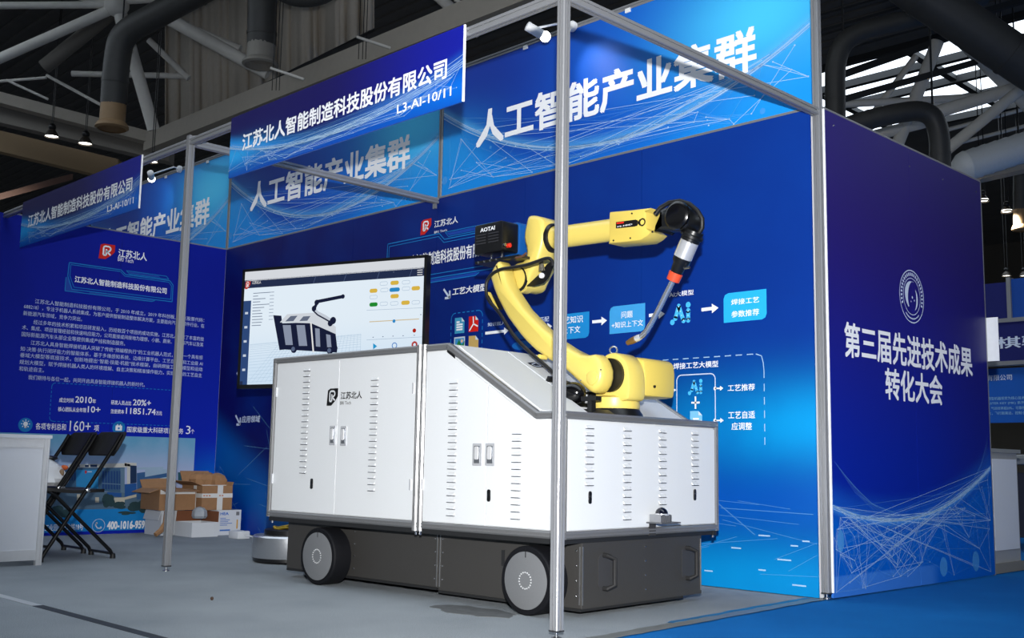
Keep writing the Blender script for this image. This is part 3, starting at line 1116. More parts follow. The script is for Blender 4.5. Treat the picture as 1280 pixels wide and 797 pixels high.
doc(586.2, 420, 598, 438, ink('folder_tan_ink', (196, 164, 96)), 'document_icon', fold)
a, d, c, t = pxquad(BACK, 564.5, 392, 602.3, 445)
flat(BACK, dashes(rrect(a, d, c, t, .04) + [rrect(a, d, c, t, .04)[0]], .006, .026, .02), CYANINK, wb, 'dashed_frame_print')
textpx(BACK, '知识嵌入', (610, 408.0), (632, 400.8), GREYINK, wb, .01)
flat(BACK, arrow(P(606.8, 416.4), P(636, 413.0), .019, .042), WHITEINK, wb, 'arrow_print', .002)
c0 = P(654, 414)
flat(BACK, [disc((c0[0], c0[1] + .06), .10, 24, .035), disc((c0[0], c0[1] - .02), .10, 24, .03), disc((c0[0], c0[1] - .09), .10, 24, .03)], ink('database_ink', (14, 92, 170)), wb, 'database_icon', .0018)
textpx(BACK, '匹配', (675, 402.5), (686.5, 395.3), GREYINK, wb, .01)
flat(BACK, arrow(P(668, 410.5), P(690.5, 407.5), .019, .042), WHITEINK, wb, 'arrow_print', .002)


def cutbox(x0, y0, x1, y1, mat):
    a, d, c, t = pxquad(BACK, x0, y0, x1, y1)
    r = .03
    flat(BACK, [[(a, d), (c - r, d), (c - r * .3, d + r * .3), (c, d + r), (c, t), (a + r, t), (a + r * .3, t - r * .3), (a, t - r)]], mat, wb, 'chart_box_print', .0014)


cutbox(693, 394, 736.6, 421.5, ink('chart_box_a', (24, 136, 206)))
textpx(BACK, '工艺知识', (697, 405.8), (729, 393.5), WHITEINK, wb, .010)
textpx(BACK, '上下文', (703, 417.5), (725.5, 406.8), WHITEINK, wb, .010)
flat(BACK, arrow(P(740.5, 402.3), P(759, 400.3), .019, .044), WHITEINK, wb, 'arrow_print', .002)
cutbox(762.2, 383.5, 806.6, 413.4, ink('chart_box_b', (62, 158, 222)))
textpx(BACK, '问题', (777, 397.8), (791, 388.0), WHITEINK, wb, .008)
textpx(BACK, '+知识上下文', (765, 410.5), (804, 399.0), WHITEINK, wb, .008)
flat(BACK, arrow(P(811.5, 394.2), P(831.3, 392), .019, .044), WHITEINK, wb, 'arrow_print', .002)
textpx(BACK, 'AI大模型', (836.8, 371.6), (867.3, 361.6), WHITEINK, wb, .008)


def ai_logo(fr, x0, y0, x1, y1, parent):
    a, d, c, t = pxquad(fr, x0, y0, x1, y1)
    w, h = c - a, t - d
    Q = lambda p, q: (a + p * w, d + q * h)
    s = w * .20
    ls = [line(Q(.25, .28), Q(.42, .9), s), line(Q(.42, .9), Q(.66, .12), s), line(Q(.9, .12), Q(.9, .62), s)]
    ds = [disc(Q(*q), s * .55, 12) for q in ((.42, .9), (.66, .12), (.9, .12), (.9, .62), (.25, .28))] + [disc(Q(.09, .08), s * .6, 12), disc(Q(.9, .93), s * .62, 12)]
    flat(fr, ls + ds, ink('ai_logo_ink', (70, 180, 240)), parent, 'ai_logo_print', .0018)
    flat(fr, [disc(Q(*q), s * .17, 8) for q in ((.42, .88), (.36, .66), (.5, .62), (.57, .4), (.3, .42), (.66, .14), (.9, .16), (.9, .38), (.9, .6))], ink('ai_dot_ink', (150, 214, 248)), parent, 'ai_logo_print', .0024)


ai_logo(BACK, 838.5, 381.5, 863, 402.5, wb)
flat(BACK, arrow(P(877, 387), P(898.4, 384.5), .019, .044), WHITEINK, wb, 'arrow_print', .002)
cutbox(904.6, 367.0, 958.6, 398.5, ink('chart_box_c', (36, 172, 238)))
textpx(BACK, '焊接工艺', (914.5, 381.3), (949, 370.4), WHITEINK, wb, .010)
textpx(BACK, '参数推荐', (914.5, 397.0), (949, 385.4), WHITEINK, wb, .010)
dl = [P(760, 456), P(945, 440.5), P(952, 442), P(955, 448), P(956, 545)]
z_ = (dl[0][1] + dl[1][1]) / 2
dl = [(dl[0][0] - .5, z_), (dl[1][0], z_), (dl[2][0], z_ - .012), (dl[3][0] - .004, z_ - .05), (dl[3][0], z_ - .09), (dl[3][0], z_ - .5)]
flat(BACK, dashes(dl, .005, .04, .03), inkalpha('dash_ink', (170, 205, 235), .8), wb, 'dashed_frame_print')
textpx(BACK, '焊接工艺大模型', (842, 461.6), (898, 450.4), WHITEINK, wb, .010)
a, d, c, t = pxquad(BACK, 846.2, 469, 894.6, 545)
rr = rrect(a, d, c, t, .03)
flat(BACK, pline(rr, .006, True), GREYINK, wb, 'chart_frame_print', .0016)
ai_logo(BACK, 860.5, 475.5, 878, 492, wb)
c0 = P(869.6, 503)
flat(BACK, [line((c0[0] - .028, c0[1]), (c0[0] + .028, c0[1]), .010), line((c0[0], c0[1] - .034), (c0[0], c0[1] + .034), .010)], WHITEINK, wb, 'plus_print', .002)
a, d, c, t = doc(862.8, 513.6, 878, 533, ink('doc_pale_ink', (120, 190, 226)), 'document_icon', fold)
flat(BACK, [line((a + .02, d + (t - d) * .5), (a + .06, d + (t - d) * .5), .010), line((a + .02, d + (t - d) * .35), (a + .08, d + (t - d) * .35), .010)], WHITEINK, wb, 'document_icon', .0026)
textpx(BACK, '工艺查询', (793, 494.3), (830.8, 483.5), WHITEINK, wb, .010)
for p0, p1, both in (((836, 487.6), (845.6, 487), 1), ((894, 485.3), (904.6, 484.5), 0), ((894, 525.3), (905, 524.5), 0)):
    a, b = P(*p0), P(*p1)
    b = (b[0], a[1])
    flat(BACK, arrow(a, b, .008, .022) + [disc(a, .010, 10)], WHITEINK, wb, 'arrow_print', .0022)
textpx(BACK, '工艺推荐', (910, 488.8), (943.8, 479.2), WHITEINK, wb, .010)
textpx(BACK, '工艺自适', (910.6, 523.2), (943.8, 513.2), WHITEINK, wb, .010)
textpx(BACK, '应调整', (914.8, 537.2), (940, 527.6), WHITEINK, wb, .010)
# faint streaks of the artwork near the floor
r = random.Random(17)
st, sb = [], []
for k in range(18):
    u0 = r.uniform(-2.2, -.1)
    v0 = r.uniform(.02, .5)
    st.append(line((u0, v0), (u0 + r.uniform(.3, 1.0), v0 + r.uniform(-.12, .12)), .0025))
for k in range(9):
    u0, v0 = r.uniform(-1.1, -.1), r.uniform(.03, .30)
    sb.append(line((u0, v0), (u0 + r.uniform(.04, .09), v0), .007))
st += [line((-.76, .54), (-.39, .29), .005), line((-.6, .42), (-.05, .41), .004)]
st = [[(min(max(u, XL + .03), -.03), v) for u, v in q] for q in st if min(v for _, v in q) > .006]
for k in range(26):
    u0 = r.uniform(XL + .05, -4.2)
    v0 = r.uniform(.03, .75)
    u1 = min(max(u0 + r.uniform(-.6, .6), XL + .03), -4)
    st.append(line((u0, v0), (u1, max(.01, v0 + r.uniform(-.4, .4))), .005))
flat(BACK, st, NET2, wb, 'streak_print', .0012)
flat(BACK, sb, NET1, wb, 'streak_print', .0014)

# ------------------------------------------------------------------ television on a floor stand
A_ = at(304, 335, 7.9)
B_ = at(534, 320, 7.2)
tvw, tvh = 1.56, 0.866
yaw = math.atan2(B_.y - A_.y, B_.x - A_.x)
ztop = (A_.z + B_.z) / 2 + 0.0
TVF = Frame((A_.x, A_.y, ztop - tvh), (math.cos(yaw), math.sin(yaw), 0), (0, 0, 1), (math.sin(yaw), -math.cos(yaw), 0))
tvc = TVF.p(tvw / 2, 0, -.25)
tv = thing('television', 'large flat television on a floor stand behind the wheeled machine', 'television', (tvc.x, tvc.y, 0), yaw)
BLK = pbr('black_plastic', (14, 14, 16), 0.35, 0, 0, 40, 0.1)


def fbox(fr, u0, v0, n0, u1, v1, n1, mb=None):
    mb = mb or MB()
    return mb.rings([[fr.p(u0, v0, n), fr.p(u1, v0, n), fr.p(u1, v1, n), fr.p(u0, v1, n)] for n in (n0, n1)])


fbox(TVF, 0, 0, -.05, tvw, tvh, -.004).build('casing', BLK, tv)
bz = MB()
for u0, v0, u1, v1 in ((0, 0, tvw, .028), (0, tvh - .02, tvw, tvh), (0, 0, .022, tvh), (tvw - .02, 0, tvw, tvh)):
    fbox(TVF, u0, v0, -.004, u1, v1, .004, bz)
bz.build('bezel', BLK, tv)
mb = MB()
fbox(TVF, tvw / 2 - .05, -ztop + tvh + .03, -.12, tvw / 2 + .05, tvh * .6, -.05, mb)
fbox(TVF, tvw / 2 - .03, -ztop + tvh, -.30, tvw / 2 + .07, -ztop + tvh + .03, .16, mb)
fbox(TVF, tvw / 2 - .12, -ztop + tvh, -.12, tvw / 2 + .42, -ztop + tvh + .03, -.05, mb)
mb.build('floor_stand', BLK, tv)
S0, S1, T0, T1 = .022, tvw - .02, .028, tvh - .02
SCRN = Frame(TVF.p(S0, T0), TVF.U, TVF.V, TVF.N)
sw_, sh_ = S1 - S0, T1 - T0


def em(n, c):
    return emit('screen_' + n, c, 0.80)


def sgrad(name):
    m = bpy.data.materials.new(name)
    m.use_nodes = True
    X.nt = m.node_tree
    X.nt.nodes.remove(X.nt.nodes['Principled BSDF'])
    e = X.nt.nodes.new('ShaderNodeEmission')
    tc = X.nt.nodes.new('ShaderNodeTexCoord').outputs['Generated']
    sp = X.nt.nodes.new('ShaderNodeSeparateXYZ')
    X.nt.links.new(tc, sp.inputs[0])
    c = mixc(step(X(sp.outputs[2]), 0.0, 0.6), (206, 226, 244), (226, 238, 248))
    X.nt.links.new(c, e.inputs[0])
    e.inputs[1].default_value = 0.98
    X.nt.links.new(e.outputs[0], X.nt.nodes['Material Output'].inputs[0])
    return m


scr = flat(SCRN, [[(0, 0), (sw_, 0), (sw_, sh_), (0, sh_)]], sgrad('screen_background'), tv, 'screen', 0.0)
SU = lambda x: x * sw_
SV = lambda y: y * sh_


def srect(x0, y0, x1, y1):
    return [(SU(x0), SV(y0)), (SU(x1), SV(y0)), (SU(x1), SV(y1)), (SU(x0), SV(y1))]


def sl(polys, m, nm, l=.001):
    return flat(SCRN, polys, m, scr, nm, l)


NAVY = em('navy', (40, 52, 84))
STEEL = em('steel', (52, 80, 132))
DK = em('dark', (28, 34, 62))
sl([srect(0, .915, 1, 1.0)], em('browser', (234, 238, 244)), 'browser_bar')
sl([srect(0, .852, 1, .925)], NAVY, 'title_bar')
sl([srect(0, .0, .045, .74)], STEEL, 'side_menu')
for k in range(5):
    sl([srect(.012, .12 + k * .125, .03, .14 + k * .125)], em('pale', (214, 226, 242)), 'menu_item', .002)
sl([srect(0, 0, .018, .03)], NAVY, 'menu_items', .0021)
mark(SCRN, SU(.004), SV(.845), SU(.036), SV(.915), em('red', (204, 44, 24)), em('white', (250, 250, 250)), scr, .002)
text(SCRN, '江苏北人', SU(.046), SV(.885), SU(.10), SV(.912), em('white', (250, 250, 250)), scr, .01, .002)
sl([srect(.965, .862, .992, .868), srect(.965, .880, .992, .886), srect(.965, .898, .992, .904)], em('white', (250, 250, 250)), 'menu_icon', .002)
sl([line((SU(x), SV(.925)), (SU(x - .015), SV(.852)), .002) for x in (.42, .59, .77, .94)], em('thin', (110, 130, 170)), 'title_bar_lines', .002)
# tree list
sl([srect(.055, .80 - k * .026, .055 + w, .806 - k * .026) for k, w in enumerate((.12, .03, .075, .045, .10, .07, .05, .06, .06, .065, .06, .055))], em('grey', (120, 134, 160)), 'parameter_list', .001)
sl([srect(.155, .80 - k * .03, .18, .806 - k * .03) for k in range(9)], em('grey2', (170, 184, 205)), 'parameter_list', .001)
# ground grid
gl = []
for k in range(16):
    y = .02 + .33 * (1 - (1 - k / 15) ** 1.5)
    gl.append(line((SU(.05), SV(y)), (SU(.68), SV(y + .05)), .0016))
for k in range(26):
    x = .05 + .63 * k / 25
    gl.append(line((SU(x), SV(.02)), (SU(.25 + (x - .05) * .68), SV(.40)), .0016))
sl(gl, em('grid', (176, 206, 232)), 'ground_grid', .0008)


def pv(x, y):
    """read in the 280..560 x 300..480 view of the screen"""
    px, py = 280 + x / 4.4286, 300 + y / 4.4278
    return SCRN.uv(px, py)


def pq(*pts):
    return [pv(*p) for p in pts]


sl([pq((273, 415), (318, 418), (340, 605), (308, 608)), pq((318, 460), (480, 455), (500, 605), (335, 600)), pq((480, 455), (618, 515), (628, 600), (500, 610)), pq((330, 585), (630, 592), (625, 622), (335, 605))], DK, 'cart_model', .0012)
sl([pq((310, 455), (350, 410), (520, 400), (620, 480), (620, 520), (485, 460))], em('cartroof', (226, 232, 240)), 'cart_model', .0016)
sl([pq((340, 450), (370, 420), (408, 418), (385, 448)), pq((418, 448), (440, 422), (480, 420), (462, 446))], em('hatch', (108, 118, 140)), 'cart_model', .002)
sl([pq((326, 470), (370, 470), (382, 580), (342, 580)), pq((402, 470), (448, 470), (462, 585), (416, 585)), pq((505, 487), (530, 490), (534, 590), (510, 588)), pq((566, 520), (590, 525), (596, 595), (572, 592))], em('louvre', (150, 160, 182)), 'cart_model', .002)
sl([pq((478, 455), (486, 455), (500, 620), (492, 620))], em('white', (250, 250, 250)), 'cart_model', .0024)
for q in ((388, 604), (588, 612)):
    sl([disc(pv(*q), .026, 16)], DK, 'cart_model_wheel', .0026)
    sl([disc(pv(q[0] - 4, q[1] - 2), .016, 16)], em('wheelgrey', (96, 110, 140)), 'cart_model_wheel', .003)
arm_ = pline([pv(605, 455), pv(560, 425), pv(520, 405), pv(492, 378)], .028)
sl(arm_, em('armpale', (214, 222, 234)), 'arm_model', .003)
sl(pline([pv(605, 462), pv(560, 436), pv(520, 414), pv(490, 385)], .010) + [disc(pv(605, 445), .026, 12), disc(pv(590, 460), .022, 12), disc(pv(500, 378), .02, 12), disc(pv(515, 345), .02, 12)], DK, 'arm_model', .0034)
sl(pline([pv(505, 372), pv(520, 340), pv(660, 312)], .024) + [disc(pv(660, 312), .016, 10)], DK, 'arm_model', .0038)
# flow chart chips and player
for i, (x, y, w, m) in enumerate(((945, 236, 42, 'amber'), (828, 280, 40, 'amber'), (945, 274, 52, 'azure'), (1062, 266, 42, 'amber'), (945, 310, 42, 'amber'), (828, 356, 42, 'green'), (1005, 346, 42, 'amber'))):
    cols = {'amber': (236, 196, 78), 'azure': (48, 148, 216), 'green': (34, 150, 52)}
    c = pv(x, y)
    hw, hh = w / 4.43 / 230 * sw_ * .53, .014
    sl([rrect(c[0] - hw, c[1] - hh, c[0] + hw, c[1] + hh, hh * .98)], em(m, cols[m]), 'flow_chip', .001)
for x, y in ((885, 240), (1008, 233), (888, 276), (1008, 268), (828, 315), (885, 352), (943, 350), (1062, 344)):
    c = pv(x, y)
    sl(pline(rrect(c[0] - .03, c[1] - .012, c[0] + .03, c[1] + .012, .011), .0025, True), em('chipline', (176, 200, 226)), 'flow_chip', .001)
sl([line(pv(805, 452), pv(1080, 436), .006)], em('tan', (226, 206, 164)), 'slider', .001)
sl([disc(pv(942, 448), .012, 12)], em('azure', (48, 148, 216)), 'slider', .002)
sl([line(pv(790, 388), pv(1100, 374), .002), line(pv(790, 552), pv(1100, 535), .002)], em('thin2', (150, 176, 206)), 'divider', .001)
sl([disc(pv(1054, 500), .014, 12)], em('record', (190, 36, 20)), 'record_button', .001)
sl([pq((826, 570), (826, 604), (848, 587))], em('play', (42, 164, 224)), 'play_button', .001)
sl(ring(pv(944, 583), .018, .007, 20), em('pause', (96, 150, 220)), 'pause_button', .001)
sl(ring(pv(1055, 578), .017, .013, 20), em('record', (190, 36, 20)), 'stop_button', .001)
sl([disc(pv(x, y), .006, 6, .003) for x, y in ((826, 537), (880, 534), (936, 531), (992, 529), (1054, 526), (940, 177), (1090, 412))], em('grey', (120, 134, 160)), 'captions', .001)

# ------------------------------------------------------------------ wheeled machine
TH = math.radians(2.3434)
MX0, MY0 = -0.3125, -1.4726
MM = Matrix.Translation((MX0, MY0, 0)) @ Matrix.Rotation(TH, 4, 'Z')
mach = thing('mobile_robot_cart', 'white louvred cart on dark base with two grey wheels', 'machine', (MX0, MY0, 0), TH)
MR = MM.to_3x3()
LU, LN, RU, RN = MR @ Vector((1, 0, 0)), MR @ Vector((0, -1, 0)), MR @ Vector((0, 1, 0)), MR @ Vector((1, 0, 0))
Yf, Yb, XLm, XR = -0.139, 1.046, -2.099, 0.0074
ZB, ZT, ZL = 0.327, 1.188, 0.8554
S1_, S2_ = XR - 0.7128, XR - 0.1556
SIDE = Frame(MM @ Vector((0, Yf, 0)), LU, (0, 0, 1), LN)
FRNT = Frame(MM @ Vector((XR, 0, 0)), RU, (0, 0, 1), RN)
WHITEP = pbr('white_powder_coat', (200, 203, 206), 0.5, 0, 0.03, 120, 0.02)
WHITE2 = pbr('white_door_coat', (203, 206, 209), 0.5, 0, 0.03, 120, 0.02)
DARKP = pbr('charcoal_powder_coat', (54, 53, 52), 0.5, 0.1, 0.05, 150, 0.06)
DARK2 = pbr('black_underframe', (24, 25, 27), 0.6, 0, 0, 40, 0.1)
TYRE = pbr('black_rubber', (9, 10, 15), 0.7, 0, 0.05, 90, 0.1, 0.2)
CHROME = pbr('chrome_latch', (216, 218, 222), 0.2, 0.55)


def mprism(prof, y0, y1):
    return MB().prism(prof, MM @ Vector((0, 0, 0)), LU, (0, 0, 1), RU, y0, y1)


pf = [(XLm, ZB), (XR, ZB), (XR, ZL), (S2_, ZL), (S1_, ZT), (XLm, ZT)]
NX = -0.50
slope = lambda x: ZL + (S2_ - x) * (ZT - ZL) / (S2_ - S1_)
pn = [(XLm, ZB), (XR, ZB), (XR, ZL), (XR - .04, ZL), (XR - .04, ZL - .06), (NX, ZL - .06), (NX, slope(NX)), (S1_, ZT), (XLm, ZT)]
ins = 0.006
mprism([(x - (ins if x == XR else 0) + (ins if x == XLm else 0), z) for x, z in pf], Yf + ins, 0.25).build('body_shell', WHITEP, mach)
mprism([(x - (ins if x == XR else 0) + (ins if x == XLm else 0), z) for x, z in pf], 0.66, Yb - ins).build('body_shell', WHITEP, mach)
mprism([(x - (ins if x == XR else 0) + (ins if x == XLm else 0), z) for x, z in pn], 0.25, 0.66).build('body_shell', WHITEP, mach)
MB().box((NX, 0.252, ZL - .0595), (XR - .041, 0.658, ZL - .055), MM).build('well_floor', DARK2, mach)
# lining plates of the robot well
for yy in (0.252, 0.655):
    MB().prism([(NX, ZL - .059), (S2_ - .01, ZL - .059), (S2_ - .01, ZL - .004), (NX, slope(NX) - .004)], MM @ Vector((0, 0, 0)), LU, (0, 0, 1), RU, yy, yy + .003).build('well_lining', DARK2, mach)
MB().prism([(NX, slope(NX) + .0005), (S2_, ZL + .0005), (S2_, ZL + .008), (NX, slope(NX) + .008)], MM @ Vector((0, 0, 0)), LU, (0, 0, 1), RU, 0.646, 0.664).build('well_edge', DARK2, mach)


def rail(a, b, hw=0.0165, name='frame_rail', mat=None):
    """rounded aluminium frame rail, machine coordinates"""
    a, b = MM @ Vector(a), MM @ Vector(b)
    w = (b - a).normalized()
    u = Vector((0, 0, 1)) if abs(w.z) < 0.95 else LU
    u = (u - w * u.dot(w)).normalized()
    v = w.cross(u)
    c, g = hw * .45, hw * .16
    q = [(hw, -hw + c), (hw, -g), (hw - g * 1.2, -g), (hw - g * 1.2, g), (hw, g), (hw, hw - c)]
    out = []
    for k in range(4):
        for x, y in q:
            for _ in range(k):
                x, y = -y, x
            out.append((x, y))
    return MB().rings([[p + u * x + v * y for x, y in out] for p in (a, b)]).build(name, mat or ALU_D, mach)


R_ = 0.0165
for yy in (Yf + R_ * .55, Yb - R_ * .55):
    rail((XLm, yy, ZB + R_), (XR, yy, ZB + R_))
    rail((XLm, yy, ZT - R_ + .004), (S1_, yy, ZT - R_ + .004))
    rail((S1_ - .004, yy, ZT - R_ + .006), (S2_ + .004, yy, ZL - R_ + .006))
    rail((S2_, yy, ZL - R_ + .006), (XR, yy, ZL - R_ + .006))
    rail((XLm + R_ * .6, yy, ZB), (XLm + R_ * .6, yy, ZT - .004))
    rail((XR - R_ * .6, yy, ZB), (XR - R_ * .6, yy, ZL - .004))
rail((XR - R_ * .55, Yf, ZB + R_), (XR - R_ * .55, Yb, ZB + R_))
rail((XR - R_ * .55, Yf, ZL - R_ + .006), (XR - R_ * .55, Yb, ZL - R_ + .006))
rail((XLm + R_ * .55, Yf, ZB + R_), (XLm + R_ * .55, Yb, ZB + R_))
rail((XLm + R_ * .55, Yf, ZT - R_), (XLm + R_ * .55, Yb, ZT - R_))
# the twin upright between the two door pairs
um = SIDE.uv(524.5, 560)[0]
for du in (-.0165, .0165):
    rail((um + du, Yf + .004, ZB - .012), (um + du, Yf + .004, ZT + .006), 0.0165, 'centre_upright')
    MB().cyl(MM @ Vector((um + du, Yf + .006, ZB - .03)), MM @ Vector((um + du, Yf + .006, ZB - .012)), .006, None, 8).build('upright_bolt', SCREW, mach)
# dark flange below the side rail
for y0, y1 in ((Yf + .004, Yf + .03), (Yb - .03, Yb - .004)):
    MB().box((XLm + .01, y0, ZB - .022), (XR - .004, y1, ZB), MM).build('side_flange', DARK2, mach)
MB().box((XLm + .02, Yf + .03, ZB - .02), (XR - .01, Yb - .03, ZB - .002), MM).build('underframe', DARK2, mach)
for x, y in ((XLm + .03, Yf + .012), (XR - .02, Yb - .012)):
    MB().cyl(MM @ Vector((x, y, ZB - .034)), MM @ Vector((x, y, ZB - .022)), .007, None, 8).build('frame_bolt', SCREW, mach)
# lid seams on the slope
sl_n = Vector((-(ZT - ZL), 0, S1_ - S2_)).normalized() * -1
SLF = Frame(MM @ Vector((S2_, 0, ZL)), MR @ Vector((0, 1, 0)), MR @ Vector((S1_ - S2_, 0, ZT - ZL)).normalized(), MR @ Vector((ZT - ZL, 0, S2_ - S1_)).normalized())
LS = math.hypot(S1_ - S2_, ZT - ZL)
fbox(SLF, Yf + .05, .02, .0005, .238, LS - .02, .006).build('slope_lid', WHITE2, mach)
fbox(SLF, .675, .02, .0005, Yb - .05, LS - .02, .006).build('slope_lid', WHITE2, mach)
fbox(SLF, .25, LS * .40, .0005, .66, LS - .02, .006).build('slope_lid', WHITE2, mach)
c = SLF.uv(668, 457)
flat(SLF, [[(c[0] - .045, c[1] - .005), (c[0] - .02, c[1] - .035), (c[0] + .05, c[1] - .02), (c[0] + .03, c[1] + .03), (c[0] - .045, c[1] + .012)]], BLACKINK, mach, 'badge', .0075)
flat(SLF, pline([(c[0] - .03, c[1] - .005), (c[0] - .015, c[1] - .022), (c[0] + .035, c[1] - .012), (c[0] + .02, c[1] + .018)], .006, True), GREYINK, mach, 'badge_mark', .0085)
c = SLF.uv(688, 478)
fbox(SLF, c[0] - .03, c[1] - .008, .006, c[0] + .04, c[1] + .008, .03).build('lid_handle', BLK, mach)

# doors with louvres, latches and locks
LV = MB()
LV.rings([[(-.027, -.004, -.007), (.027, -.004, -.007), (.027, .0, .008), (-.027, .0, .008)], [(-.024, -.0105, -.007), (.024, -.0105, -.007), (.02, -.001, .006), (-.02, -.001, .006)]])
LVM = LV.mesh('louvre')
LVM.materials.append(WHITE2)
SLOTM = MB().box((-.0245, -.0098, -.0100), (.0245, -.0005, -.0072)).mesh('louvre_slot_shade')  # dark strip below each louvre, painting in the shade of its opening
SLOTM.materials.append(pbr('painted_slot_shade', (44, 48, 56), 0.8))


def louvres(fr, rot, u0, v0, u1, v1, n, door):
    for k in range(n):
        t = k / (n - 1)
        P_ = fr.p(u0 + (u1 - u0) * t, v0 + (v1 - v0) * t, .0)
        share('louvre', LVM, Matrix.Translation(P_) @ Matrix.Rotation(TH + rot, 4, 'Z'), door)
        share('louvre_slot_shade', SLOTM, Matrix.Translation(P_) @ Matrix.Rotation(TH + rot, 4, 'Z'), door)


def door(fr, poly, name='door'):
    return MB().prism(poly, fr.O, fr.U, fr.V, fr.N, -.004, .0035, .0012).build(name, WHITE2, mach)


DT = 0.0035
SIDE_D = Frame(SIDE.p(0, 0, DT), SIDE.U, SIDE.V, SIDE.N)
FRNT_D = Frame(FRNT.p(0, 0, DT), FRNT.U, FRNT.V, FRNT.N)
uA0, uAB = XLm + .036, SIDE.uv(422.5, 530)[0]
uC0, uCD, uD1 = um + .036, SIDE.uv(608.5, 580)[0], XR - .030
zb, zt = ZB + .036, ZT - .036
g_ = .0025
dA = door(SIDE, [(uA0, zb), (uAB - g_, zb), (uAB - g_, zt), (uA0, zt)])
dB = door(SIDE, [(uAB + g_, zb), (um - .036, zb), (um - .036, zt), (uAB + g_, zt)])
sl2 = lambda x: slope(x) - .040
dC = door(SIDE, [(uC0, zb), (uCD - g_, zb), (uCD - g_, sl2(uCD)), (S1_ - .012, zt), (uC0, zt)])
dD = door(SIDE, [(uCD + g_, zb), (uD1, zb), (uD1, ZL - .034), (S2_ - .012, ZL - .034), (uCD + g_, sl2(uCD))])
yD0, yD1 = Yf + .03, Yb - .03
dE = door(FRNT, [(yD0, zb), (yD1, zb), (yD1, ZL - .034), (yD0, ZL - .034)], 'front_panel')
for fr, rot, (x0, y0), (x1, y1), n, dd in (
        (SIDE_D, 0, (385.5, 461.5), (378.5, 589), 19, dA), (SIDE_D, 0, (469.8, 473), (464.6, 611), 19, dB),
        (SIDE_D, 0, (567, 477), (565, 642), 21, dC), (SIDE_D, 0, (646.2, 540), (645.8, 646), 13, dD),
        (FRNT_D, math.pi / 2, (736, 533), (736, 604), 9, dE), (FRNT_D, math.pi / 2, (783, 536), (783.6, 646.5), 13, dE),
        (FRNT_D, math.pi / 2, (827, 538.5), (828, 646), 13, dE), (FRNT_D, math.pi / 2, (868, 541), (868, 604), 9, dE)):
    a, b = fr.uv(x0, y0), fr.uv(x1, y1)
    um_ = (a[0] + b[0]) / 2
    louvres(fr, rot, um_, a[1], um_, b[1], n, dd)


def latch(fr, x, y, dd, w=.024, h=.050):
    u, v = fr.uv(x, y)
    mb = MB()
    mb.prism(rrect(u - w, v - h, u + w, v + h, .004, 2), fr.O, fr.U, fr.V, fr.N, 0, .005, .001)
    k = mb.build('latch', CHROME, dd)
    MB().prism(rrect(u - w * .62, v - h * .78, u + w * .62, v + h * .78, .003, 2), fr.O, fr.U, fr.V, fr.N, .005, .0056).build('latch_recess', pbr('latch_dark', (120, 124, 130), 0.25, 0.6), dd)
    MB().prism(rrect(u - w * .4, v - h * .45, u + w * .4, v + h * .72, .006, 3), fr.O, fr.U, fr.V, fr.N, .0056, .011, .002).build('latch_paddle', pbr('latch_bright', (240, 240, 242), 0.15, 0.5), dd)


latch(SIDE_D, 416.2, 544, dA)
latch(SIDE_D, 429.8, 544.6, dB)
latch(SIDE_D, 597, 567.8, dC, .029)
latch(SIDE_D, 613.2, 567.8, dD, .029)


def lock(fr, x, y, dd):
    u, v = fr.uv(x, y)
    MB().prism(rrect(u - .0095, v - .027, u + .0095, v + .027, .0094, 5), fr.O, fr.U, fr.V, fr.N, 0, .006, .0015).build('lock', BLK, dd)
    MB().lathe(fr.p(u, v + .004, .006), fr.N, [(0, .005), (.003, .005)], 10).build('lock_cylinder', pbr('dark_steel', (90, 92, 98), 0.3, 1.0), dd)


lock(SIDE_D, 390, 604.3, dA)
lock(SIDE_D, 611.5, 619, dC)
lock(FRNT_D, 737, 621.5, dE)
lock(FRNT_D, 868, 618, dE)
for (x, y), dd in (((346.2, 490), dA), ((341, 598), dA), ((517.4, 485), dB), ((531, 484), dC), ((513.5, 605.5), dB), ((528.6, 605), dC)):
    u, v = SIDE_D.uv(x, y)
    fbox(SIDE_D, u - .004, v - .026, 0, u + .004, v + .026, .008).build('hinge', CHROME, dd)
u, v = SIDE_D.uv(556, 441.5)
MB().prism([(S1_ + .0, ZT - .03), (S1_ + .05, slope(S1_ + .05) - .03), (S1_ + .052, slope(S1_ + .05) - .042), (S1_ + .002, ZT - .04)], SIDE_D.O, SIDE_D.U, SIDE_D.V, SIDE_D.N, 0, .006).build('hinge', BLK, dC)
a, b = SIDE_D.uv(408.3, 507), SIDE_D.uv(421.6, 485)
mark(SIDE_D, a[0], a[1], uAB - .004, b[1], BLACKINK, WHITE2, dA, .0006)
textpx(SIDE_D, '江苏北人', (426, 498.8), (452.6, 488.6), BLACKINK, dB, .02, .0008)
textpx(SIDE_D, 'BRI Tech', (425.2, 505.6), (438.8, 501), BLACKINK, dB, .0, .0008)

